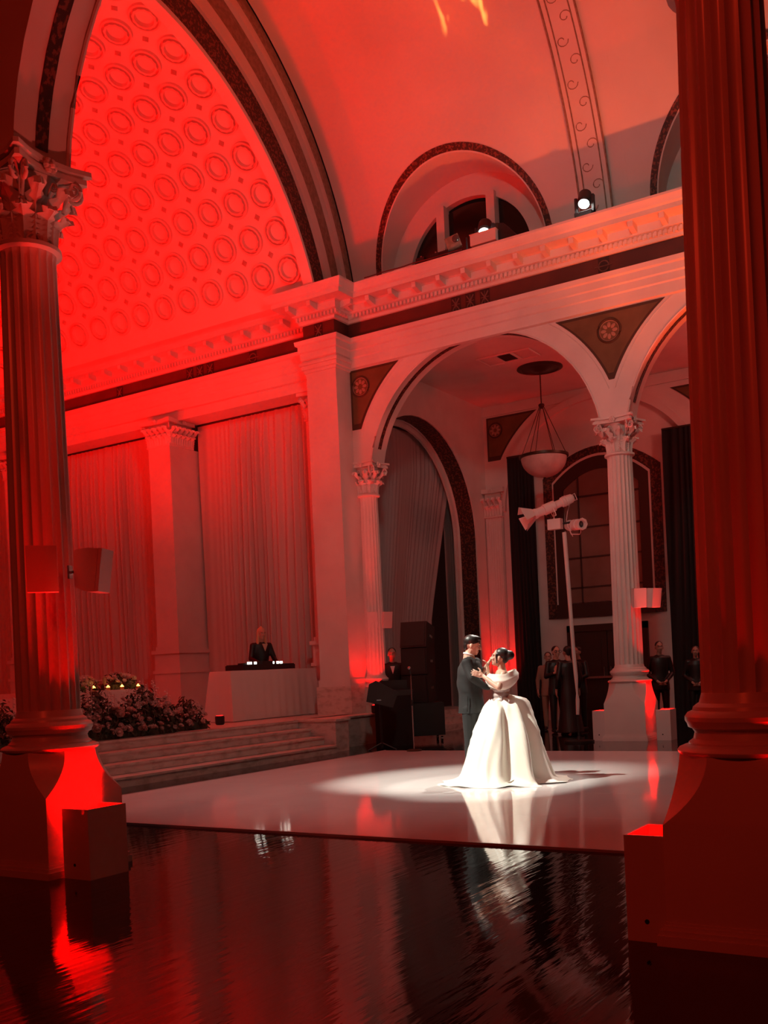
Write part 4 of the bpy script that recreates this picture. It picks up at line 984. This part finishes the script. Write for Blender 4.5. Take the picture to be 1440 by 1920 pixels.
obj('case', MB().box(-.25, .25, -.06, .08, 0, .19), M['vault'], bx); obj('lid', MB().box(-.26, .26, -.07, .09, .19, .205), M['vault'], bx)
cb = thing('black_flight_case', 'black sloping cover beside the pale box on the ledge', 'cover', (-7.52, 16.62, LZT))
obj('shell', MB().prism([(-.22, 0), (.28, 0), (.02, .30), (-.16, .34), (-.24, .28)], 'y', -.10, .12), M['black'], cb); obj('strap', MB().prism([(-.12, 0), (-.08, 0), (-.08, .325), (-.12, .335)], 'y', -.106, .126), M['iron'], cb)
def small_par(label, x, y, rz):
    t = thing('par_light', label, 'stage light', (x, y, LZT), rz)
    obj('can', MB().box(-.13, .13, -.09, .09, .12, .32), M['taupe'], t, rot=(.0, -.3, 0)); obj('bracket', MB().box(-.19, -.17, -.03, .03, 0, .26)  .box(.17, .19, -.03, .03, 0, .26).box(-.19, .19, -.03, .03, 0, .02), M['black'], t)
    obj('lens', MB().lathe([(.07, 0), (.05, .01)], 16), M['lens'], t, (0, -.11, .24), (PI / 2, 0, 0)); return t
small_par('small brown flood light on the ledge left of the pale box', -8.45, 16.55, .3)
for i, x in enumerate((-8.87, -8.68, -9.18)):
    t = thing('ledge_clamp', ['black clamp on the ledge under the left window post', 'black clamp right beside the brown flood light', 'leftmost black clamp on the ledge'][i], 'clamp', (x, 16.5, LZT))
    obj('jaw', MB().box(-.09, .09, -.05, .05, 0, .09), M['black'], t); obj('knob', MB().tube([(0, 0, .09), (0, 0, .13)], .02, 8), M['chrome'], t)
cbl = obj('ledge_cable', MB().tube([(x, 16.42 + .01 * sin(x * 9), 8.905) for x in [-10.4 + .1 * k for k in range(22)]], .012, 5), M['black']); tag(cbl, 'black power cable lying along the ledge under the round window', 'cable')

# ------------------------------------------------------------------ people
def head(mb, c, R, s=1.0, neck=None):
    """head lumps; R maps local axes (face towards -y, x right, z up) to the world"""
    g = lambda x, y, z: Vector(c) + R @ Vector((x * s, y * s, z * s))
    mb.ell(g(0, .015, .03), (.076 * s, .094 * s, .092 * s), 16, 12, R)
    mb.ell(g(0, -.018, -.035), (.060 * s, .068 * s, .078 * s), 14, 10, R)
    mb.ell(g(0, -.060, -.088), (.026 * s, .022 * s, .020 * s), 8, 6, R)
    mb.cap(g(0, -.085, .012), .009 * s, g(0, -.106, -.026), .0135 * s, 8)
    for q in (-1, 1):
        mb.ell(g(q * .078, .012, -.012), (.011 * s, .020 * s, .032 * s), 8, 6, R)
        mb.ell(g(q * .034, -.066, -.022), (.026 * s, .022 * s, .024 * s), 8, 6, R)
        mb.cap(g(q * .014, -.087, .030), .010 * s, g(q * .05, -.074, .030), .009 * s, 6)
        mb.ell(g(q * .012, -.096, -.030), (.010 * s, .010 * s, .008 * s), 6, 4, R)
    mb.cap(g(-.018, -.079, -.056), .0085 * s, g(.018, -.079, -.056), .0085 * s, 6)
    mb.cap(g(-.014, -.076, -.068), .0085 * s, g(.014, -.076, -.068), .0085 * s, 6)
def face_parts(body, c, R, s=1.0, lips=True):
    g = lambda x, y, z: Vector(c) + R @ Vector((x * s, y * s, z * s))
    for q in (-1, 1):
        e = obj('eye', MB().ell(g(q * .032, -.080, .008), (.013 * s, .008 * s, .0075 * s), 10, 8, R), M['eyewhite'], body)
        obj('iris', MB().ell(g(q * .032, -.087, .008), (.006 * s, .004 * s, .0065 * s), 8, 6, R), M['eye'], e)
        obj('eyebrow', MB().cap(g(q * .016, -.094, .034), .0035 * s, g(q * .052, -.079, .034), .003 * s, 6), M['hair'], body)
    if lips: obj('lips', MB().cap(g(-.018, -.087, -.060), .005 * s, g(.018, -.087, -.060), .005 * s, 6), M['lip'], body)
def hand(mb, wrist, fdir, palm_n, s=1.0, curl=.3, side=1):
    """palm with five fingers; fdir along the fingers, palm_n the way the palm faces"""
    f = Vector(fdir).normalized(); p = Vector(palm_n); p = (p - f * p.dot(f)).normalized(); x = f.cross(p) * side; w = Vector(wrist)
    mb.cap(w, .026 * s, w + f * .03 * s, .026 * s, 8)
    for k in range(4):
        u = (k - 1.5) * .019 * s
        a = w + f * .02 * s + x * u * .8; b = w + f * .085 * s + x * u
        mb.cap(a, .0145 * s, b, .012 * s, 8)
        ln = (.062, .075, .070, .052)[k] * s; d1_ = (f + x * (k - 1.5) * .12 + p * curl * .6).normalized(); d2 = (f + x * (k - 1.5) * .10 + p * curl * 1.6).normalized()
        m1 = b + d1_ * ln * .5; mb.cap(b, .0095 * s, m1, .0088 * s, 8); mb.cap(m1, .0088 * s, m1 + d2 * ln * .5, .0072 * s, 8)
    a = w + f * .03 * s - x * .025 * s; b = a + (f * .5 - x * .8 + p * .2).normalized() * .045 * s
    mb.cap(a, .0135 * s, b, .011 * s, 8); mb.cap(b, .011 * s, b + (f * .85 - x * .35 + p * .3).normalized() * .035 * s, .0085 * s, 8)
def rotm(face, tilt=0, roll=0):
    """matrix whose local -y looks along 'face' (horizontal), pitched down by tilt"""
    f = Vector(face).normalized(); z = UP; x = z.cross(-f); x = (-f).cross(z).normalized()
    R = Matrix((x, -f, z)).transposed(); return R @ Matrix.Rotation(tilt, 3, 'X') @ Matrix.Rotation(roll, 3, 'Y')

# --- groom
G0 = at(884, 1461, 12.35); G0.z = .016
gp = lambda px, py, d=12.35: at(px, py, d) - G0
groom = thing('person', 'man in charcoal suit with short dark hair dancing in the spotlight', 'person', G0)
gf = RT * .92 - FW * .06
gR = rotm(gf, .22)
hc = gp(885.5, 1210.5)
mb = MB(); head(mb, hc, gR, 1.0)
nk = gp(879, 1230); mb.cap(hc + Vector((0, 0, -.05)) - RT * .02, .056, nk, .062)
mb.cap(nk, .07, gp(881, 1245), .09)
# hands: near arm goes round her back, far hand holds hers
wr1 = gp(921, 1288, 12.22); wr2 = gp(913, 1248, 12.3)
mb.cap(gp(907, 1287, 12.2), .032, wr1, .026); hand(mb, wr1, RT * .9 + FW * .3 - UP * .05, -FW * -.8, 1.0, .4)
mb.cap(gp(905, 1262, 12.42), .032, wr2, .025); hand(mb, wr2, RT * .5 + UP * .8, RT * .6 - UP * .3, .95, 1.0, -1)
gb = obj('body', blob(mb, .0065, 2), M['skin'], groom); face_parts(gb, hc, gR, 1.0)
mb = MB(); g = lambda x, y, z: hc + gR @ Vector((x, y, z))
mb.ell(g(0, .022, .048), (.083, .098, .085), 16, 10, gR); mb.ell(g(0, -.02, .095), (.062, .075, .035), 12, 8, gR); mb.ell(g(0, .075, .0), (.06, .035, .07), 10, 8, gR)
obj('hair', blob(mb, .008, 2), M['hair'], groom)
mb = MB()   # jacket
sh1 = gp(875, 1243, 12.18); sh2 = gp(893, 1243, 12.52)
mb.cap(sh1, .068, sh2, .068, 14); mb.cap(gp(879, 1240, 12.25), .06, gp(887, 1240, 12.45), .06)
mb.loft([(gp(px, py), rx, ry) for (px, py, rx, ry) in ((881.5, 1236, .09, .15), (881.5, 1243, .125, .20), (881, 1252, .142, .212), (880, 1264, .150, .212), (879.5, 1277, .150, .205), (880.5, 1290, .146, .195), (882, 1302, .143, .188), (883.5, 1315, .150, .190), (884.5, 1328, .160, .198), (885, 1345, .172, .205))], 32, YAW)
mb.cap(sh1, .066, gp(886, 1270, 12.1), .056); mb.cap(gp(886, 1270, 12.1), .056, gp(908, 1287, 12.18), .042); mb.cap(gp(908, 1287, 12.18), .042, gp(915, 1288, 12.2), .04)
mb.cap(sh2, .064, gp(897, 1268, 12.55), .055); mb.cap(gp(897, 1268, 12.55), .055, gp(908, 1256, 12.4), .042)
def crop(zmin):
    def f(v): 
        return Vector((v.x, v.y, zmin)) if v.z < zmin else v
    return f
zj = gp(884, 1336).z
def jf(v):
    w_ = .0045 * sin(v.z * 31 + v.x * 22 + v.y * 9) * (1 if v.z > zj + .25 else .25); n_ = Vector((v.x, v.y, 0)); n_ = n_.normalized() if n_.length > 1e-6 else n_
    q = v + n_ * w_
    return Vector((q.x, q.y, max(q.z, zj)))
jk = obj('jacket', blob(mb, .010, 2, jf), M['suit'], groom)
mb = MB().cap(gp(877, 1229, 12.27), .018, gp(880, 1233, 12.25), .02); cpts = [nk + Vector((.058 * cos(a), .058 * sin(a), .018 - .02 * cos(a - YAW))) for a in [k * PI / 8 for k in range(16)]]
obj('shirt_collar', MB().tube(cpts, .012, 8, True), M['shirt'], groom)
obj('shirt_cuff', MB().cap(gp(914, 1288, 12.2), .038, gp(917, 1288, 12.21), .034), M['shirt'], groom); obj('shirt_cuff', MB().cap(gp(908, 1257, 12.4), .036, gp(910, 1254, 12.37), .034), M['shirt'], groom)
obj('jacket_vent', MB().tube([gp(877, 1305, 12.16), gp(877, 1334, 12.15)], .004, 5), M['black'], jk)
mb = MB()
for dd, dx in ((-.09, -3), (.09, 3)):
    d = 12.35 + dd
    mb.cap(gp(884 + dx, 1328, d), .105, gp(885 + dx, 1385, d), .078); mb.cap(gp(885 + dx, 1385, d), .078, gp(886 + dx, 1452, d), .062)
mb.ell(gp(884, 1330), (.13, .18, .12), 14, 8, Matrix.Rotation(YAW, 3, 'Z'))
obj('trousers', blob(mb, .012, 3, lambda v: Vector((v.x, v.y, max(v.z, .05)))), M['suit'], groom)
for dd, dx in ((-.09, -3), (.09, 3)):
    b = gp(884 + dx, 1458, 12.35 + dd); b.z = .04; mb = MB().cap(b - RT * .05, .038, b + RT * .14, .032)
    obj('shoe', blob(mb, .01, 2, lambda v: Vector((v.x, v.y, max(v.z, .0)))), M['black'], groom)

# --- bride
B0 = at(943, 1466, 12.0); B0.z = .016
bp = lambda px, py, d=12.0: at(px, py, d) - B0
bride = thing('person', 'bride in ivory off-shoulder ball gown with dark updo facing her groom', 'person', B0)
bR = rotm(-RT * .95 + FW * .25, -.18)
hc = bp(936, 1233)
mb = MB(); head(mb, hc, bR, .93)
mb.cap(hc + UP * -.04 + RT * .015, .046, bp(941, 1254), .05)
shn = bp(944, 1264, 11.87); shf = bp(936, 1262, 12.17)
mb.cap(shn, .045, shf, .045); mb.cap(bp(941, 1254), .05, bp(942, 1264), .07)
mb.ell(bp(941, 1275), (.095, .145, .13), 14, 10, Matrix.Rotation(YAW, 3, 'Z')); mb.ell(bp(941, 1300), (.085, .115, .12), 14, 10, Matrix.Rotation(YAW, 3, 'Z'))
el = bp(935, 1289, 11.78); wr = bp(905, 1267, 11.95)
mb.cap(shn, .044, el, .038); mb.cap(el, .038, wr, .022); hand(mb, wr, -RT * .9 + UP * .35, FW, .92, .25)
el2 = bp(919, 1284, 12.2); wr2 = bp(915, 1256, 12.15)
mb.cap(shf, .042, el2, .034); mb.cap(el2, .034, wr2, .021); hand(mb, wr2, UP * .9 - RT * .1, -RT, .9, .9, -1)
bb = obj('body', blob(mb, .0065, 2), M['skin'], bride); face_parts(bb, hc, bR, .93)
mb = MB(); g = lambda x, y, z: hc + bR @ Vector((x, y, z))
mb.ell(g(0, .030, .045), (.080, .090, .080), 16, 10, bR); mb.ell(g(0, .115, .045), (.058, .062, .058), 12, 8, bR); mb.ell(g(0, .07, .0), (.062, .045, .06), 10, 8, bR)
mb.cap(g(.06, -.03, .03), .014, g(.068, -.01, -.07), .006); mb.cap(g(-.06, -.03, .03), .014, g(-.068, -.01, -.07), .006)
hb = obj('hair', blob(mb, .007, 2), M['hair'], bride)
for q in (-1, 1): obj('earring', MB().ell(g(q * .078, .0, -.055), (.006, .006, .010), 8, 6), M['chrome'], bb)
mb = MB()    # corset
for (px, py, rx, ry) in ((941, 1272, .112, .165), (941, 1281, .112, .158), (940, 1292, .104, .142), (939.5, 1303, .098, .13), (939.5, 1313, .105, .14), (940, 1322, .125, .165)):
    mb.ell(bp(px, py), (rx, ry, .055), 20, 8, Matrix.Rotation(YAW, 3, 'Z'))
co = obj('corset', blob(mb, .009, 2, lambda v: Vector((v.x, v.y, min(v.z, bp(941, 1268).z)))), M['corset'], bride)
obj('clasp', MB().ell(bp(939, 1307.5, 11.862), (.012, .006, .008), 8, 6), M['chrome'], co)
# off-shoulder sleeve drape: a folded band round the shoulders
rows = []
for j in range(9):
    v = j / 8; row = []
    for k in range(72):
        a = 2 * PI * k / 72; ex = .165 + .035 * sin(v * PI); ey = .205 + .03 * sin(v * PI)
        x_ = ex * cos(a) * (.92 + .08 * v); y_ = ey * sin(a)
        fold = .010 * sin(v * 5 * PI + .8 * sin(a * 2) + a * 1.5)
        droop = .05 * (1 - abs(sin(a))) * 0 + .045 * abs(sin(a)) ; z = -.02 - .135 * v - droop * (.4 + v) + .045 * (cos(a) > 0) * cos(a)
        p = RT * (x_ * (1 + fold * 4)) + FW * (y_ * (1 + fold * 3)) + UP * z
        row.append(bp(941, 1258) + p)
    rows.append(row)
obj('draped_sleeve', MB().slab([r + [r[0]] for r in rows], (0, 0, -.004)).mesh('draped_sleeve', 80), M['satin'], bride)
# skirt
NS = 180
prof = [  # z, left, right, toward viewer, away
    (.965, .108, .105, .125, .125), (.945, .122, .17, .15, .15), (.925, .14, .255, .19, .18), (.905, .158, .315, .22, .21), (.88, .175, .345, .245, .24),
    (.84, .193, .362, .27, .265), (.80, .210, .375, .29, .29), (.70, .250, .400, .33, .33), (.60, .292, .425, .37, .37), (.50, .332, .452, .41, .41), (.40, .370, .48, .445, .45), (.30, .408, .515, .475, .48),
    (.20, .445, .55, .50, .51), (.12, .475, .575, .525, .54), (.06, .51, .60, .555, .57), (.025, .58, .66, .60, .61), (.008, .68, .76, .64, .66), (.004, .72, .80, .66, .70)]
rows = []
for z, l, r, f, b in prof:
    row = []; t = 1 - z / .965; am = .008 + .066 * min(1, t * 2.4) * (1 - .3 * t)
    for k in range(NS):
        a = 2 * PI * k / NS; c, s = cos(a), sin(a); ex = r if c > 0 else l; ey = b if s > 0 else f
        rad = 1 / sqrt((c / ex) ** 2 + (s / ey) ** 2)
        w = a + .22 * sin(3 * z + 1)
        ridge = (1 - abs(sin(5.5 * w + 1.1 * sin(2 * w) + .5 * z)) ** .6) * 1.25 + .35 * sin(11 * w + 2 * z) + .25 * sin(19 * w - 3 * z)
        big = math.exp(-((a - 5.1 - .25 * z) / .16) ** 2) * 1.4 - math.exp(-((a - 5.42 - .12 * z) / .13) ** 2) * 1.7 + math.exp(-((a - 5.75) / .14) ** 2) * .7 - math.exp(-((a - 4.75 - .1 * z) / .10) ** 2) * .9
        q = rad + am * (ridge - .35) * .62 + am * big * 1.15
        zz = z + (.012 * sin(7 * a) * (1 if z < .03 else 0) if z < .03 else 0) 
        if z > .8: zz += (.055 * max(c, 0) + .012 * sin(9 * a)) * min(1, (z - .8) / .1)
        row.append(RT * (q * c) + FW * (q * s) + UP * max(zz, .002))
    rows.append(row)
ax = bp(943, 1466); ax.z = 0
obj('skirt', MB().grid([[ax + p for p in r] for r in rows], closed=True).mesh('skirt', 80), M['satin'], bride)
# train: soft folds spilling on the floor to both sides
rows = []
for j in range(7):
    v = j / 6; row = []
    for k in range(61):
        a = PI * 1.02 + (PI * .96) * k / 60; rr = (.55 + .38 * v * (abs(cos(a)) ** 1.4 * .55 + .05)); c, s = cos(a), sin(a)
        z = .05 * (1 - v) ** 2 + .014 * (1 + sin(a * 17 + v * 5)) * (1 - v * .7)
        row.append(ax + RT * (rr * c * (1.0 if c < 0 else 1.02)) + FW * (rr * s * (.95 - .12 * v)) + UP * (z + .003))
    rows.append(row)
obj('train', MB().slab(rows, (0, 0, -.003)).mesh('train', 80), M['satin'], bride)

# --- generic standing figures
def figure(label, pos, face, h=1.75, top='suit', bottom='suit', hair='hair', skin='skin_dim', arms='down', long_hair=False, dress=False, vox=.014, glasses=False, shirt=False, seated=False, bald=False, headyaw=0, lean=0):
    t = thing('person', label, 'person', pos); s = h / 1.75
    R = rotm(face); G = lambda x, y, z: R @ Vector((x * s, y * s, z * s)) + (R @ Vector((0, -lean * max(0, z - .9), 0)) * s)
    off = -.42 if seated else 0
    Z = lambda z: z + off
    hc = G(0, -.02, Z(1.63)); Rh = R @ Matrix.Rotation(headyaw, 3, 'Z') @ Matrix.Rotation(lean * .8, 3, 'X')
    mb = MB(); head(mb, hc, Rh, s); mb.cap(hc + UP * -.06 * s, .05 * s, G(0, .02, Z(1.46)), .058 * s)
    sh = {q: G(q * .175, .0, Z(1.40)) for q in (-1, 1)}
    if arms == 'down': el = {q: G(q * .25, .03, Z(1.12)) for q in sh}; wr = {q: G(q * .25, -.06, Z(.87)) for q in sh}
    elif arms == 'folded': el = {q: G(q * .26, .02, Z(1.10)) for q in sh}; wr = {q: G(q * .06, -.18, Z(.92)) for q in sh}
    elif arms == 'deck': el = {q: G(q * .25, -.08, Z(1.14)) for q in sh}; wr = {q: G(q * .18, -.36, Z(1.05)) for q in sh}
    else: el = {q: G(q * .24, -.02, Z(1.14)) for q in sh}; wr = {-1: G(-.12, -.24, Z(1.22)), 1: G(.16, -.22, Z(1.08))}
    fd = {'down': -UP, 'folded': -UP * .6, 'deck': R @ Vector((0, -1, -.2)), 'hold': UP}[arms]
    for q in sh:
        f_ = fd if arms != 'folded' else (R @ Vector((-q * .8, -.1, -.5)))
        mb.cap(sh[q], .045 * s, el[q], .038 * s); mb.cap(el[q], .036 * s, wr[q], .026 * s); hand(mb, wr[q], f_, R @ Vector((-q, .2, 0)) if arms != 'deck' else -UP, s, .5, q)
    mb.cap(G(0, .02, Z(1.46)), .06 * s, G(0, .02, Z(1.36)), .07 * s); mb.cap(sh[-1], .045 * s, sh[1], .045 * s)
    b = obj('body', blob(mb, vox * .62, 1), M[skin], t); face_parts(b, hc, Rh, s, False)
    g = lambda x, y, z: hc + Rh @ Vector((x * s, y * s, z * s))
    if not bald:
        mb = MB(); mb.ell(g(0, .026, .045), (.083 * s, .096 * s, .083 * s), 12, 8, Rh); mb.ell(g(0, .07, -.005), (.06 * s, .04 * s, .07 * s), 10, 6, Rh)
        if long_hair:
            for q in (-1, 1): mb.cap(g(q * .06, .02, .03), .035 * s, g(q * .085, -.01, -.24), .032 * s); mb.cap(g(q * .085, -.01, -.24), .032 * s, g(q * .07, -.05, -.36), .014 * s)
            mb.cap(g(0, .07, .0), .06 * s, g(0, .08, -.28), .04 * s); mb.ell(g(0, .03, .12), (.03 * s, .03 * s, .03 * s), 8, 6)
        obj('hair', blob(mb, .011, 1), M[hair], t)
    mb = MB(); mb.cap(sh[-1], .062 * s, sh[1], .062 * s); mb.cap(G(-.06, .0, Z(1.43)), .055 * s, G(.06, .0, Z(1.43)), .055 * s)
    mb.loft([(G(0, .01, Z(z)), rx * s, ry * s) for z, rx, ry in ((1.46, .09, .07), (1.42, .16, .10), (1.34, .19, .12), (1.22, .18, .122), (1.10, .165, .115), (.98, .17, .12), (.88, .185, .128), (.76, .19, .13))], 22, R.to_euler().z)
    for q in sh: mb.cap(sh[q], .06 * s, el[q], .05 * s); mb.cap(el[q], .05 * s, el[q] * .25 + wr[q] * .75, .038 * s)
    if not seated and dress:
        mb.loft([(G(0, .01, .9), .18 * s, .13 * s), (G(0, .01, .5), .21 * s, .17 * s), (G(0, .01, .04), .27 * s, .24 * s)], 24, R.to_euler().z)
    obj('dress' if dress else 'jacket', blob(mb, vox, 2), M[top], t)
    if long_hair: obj('neckline', MB().prism([(-.06, 0), (0, -.15), (.06, 0)], 'y', -.008, .008), M[skin], t, G(0, -.125 - lean * .5, Z(1.43)), R.to_euler())
    if shirt: obj('shirt_front', MB().prism([(-.045, 0), (0, -.16), (.045, 0)], 'y', -.006, .006), M['shirt'], t, G(0, -.128, Z(1.40)), R.to_euler())
    if glasses: obj('glasses', MB().tube([g(-.05 + .03 * cos(a), -.094, .008 + .02 * sin(a)) for a in [k * PI / 5 for k in range(10)]], .004, 4, True).tube([g(.05 - .03 * cos(a), -.094, .008 + .02 * sin(a)) for a in [k * PI / 5 for k in range(10)]], .004, 4, True), M['black'], t)
    mb = MB()
    if seated:
        for q in (-1, 1): mb.cap(G(q * .09, 0, .48), .08 * s, G(q * .11, -.42, .48), .065 * s); mb.cap(G(q * .11, -.42, .48), .06 * s, G(q * .11, -.42, .1), .045 * s)
    else:
        for q in (-1, 1): mb.cap(G(q * .09, .01, .85), .095 * s, G(q * .10, .0, .48), .068 * s); mb.cap(G(q * .10, .0, .48), .068 * s, G(q * .10, .02, .1), .05 * s)
    if not dress: obj('trousers', blob(mb, vox, 2), M[bottom], t)
    for q in (-1, 1):
        y_ = -.42 if seated else .02
        obj('shoe', blob(MB().cap(G(q * .10, y_ + .04, .045), .04 * s, G(q * .11, y_ - .15, .035), .034 * s), .012, 1, lambda v: Vector((v.x, v.y, max(v.z, 0)))), M['black'], t)
    return t
def fl(px, py, d, z=0): p = at(px, py, d); p.z = z; return p
figure('blond woman in black top working the DJ deck', (-13.12, 16.12, STG), (1, -.5, 0), 1.80, 'black', 'black', 'blond', 'skin', 'deck', long_hair=True, shirt=False, lean=.12)
figure('dark-haired man at the keyboard desk beside the loudspeaker stack', fl(742, 1380, 20.4), -FW, 1.84, 'black', 'black', arms='deck', shirt=True)
figure('security guard in black standing with folded hands right of the far column', fl(1243, 1380, 20.2), -FW + RT * -.05, 1.72, 'black', 'black', arms='folded')
figure('young man with glasses and white shirt watching from the aisle', fl(1049, 1380, 20.2), -FW + RT * .25, 1.72, 'black', 'black', skin='skin', arms='hold', glasses=True, shirt=True)
figure('guest in long black dress seen from behind by the lighting pole', fl(1071, 1380, 19.6), FW * .9 + RT * -.3, 1.70, 'black', 'black', arms='down', dress=True)
figure('guest in black jacket standing right of the lighting pole', fl(1090, 1380, 20.6), RT * -.6 - FW * .5, 1.70, 'black', 'black', arms='hold', shirt=True)
figure('guest in beige clothes half hidden at the left of the aisle group', fl(1034, 1380, 21.2), -FW - RT * .2, 1.62, 'flesh_cloth', 'flesh_cloth', arms='down')
figure('shadowy figure in black beside the huge right column', fl(1311, 1380, 20.6), -FW - RT * .3, 1.60, 'black', 'black', arms='folded')

GROUPS = {'votive_candle': 'candles on the head table', 'wine_glass': 'tall glasses on the head table', 'column': 'fluted columns of the arcades', 'uplight_box': 'white uplight boxes beside the columns',
          'wall_speaker': 'white speakers mounted on the columns', 'ledge_clamp': 'clamps on the ledge', 'flower_arrangement': 'flower arrangements on the stage', 'spandrel_panel': 'triangular panels between the arches',
          'curtain': 'floor-length drapes', 'pilaster': 'square pilasters of the stage wall', 'wall_pilaster': 'fluted pilasters of the aisle wall', 'moving_head_light': 'stage lights on the ledge', 'uplight': 'small black uplights', 'spotlight': 'white spotlights on the pole'}
for o in COL.objects:
    k = o.name.split('.')[0]
    if o.parent is None and o.type != 'LIGHT' and k in GROUPS and 'label' in o: o['group'] = GROUPS[k]
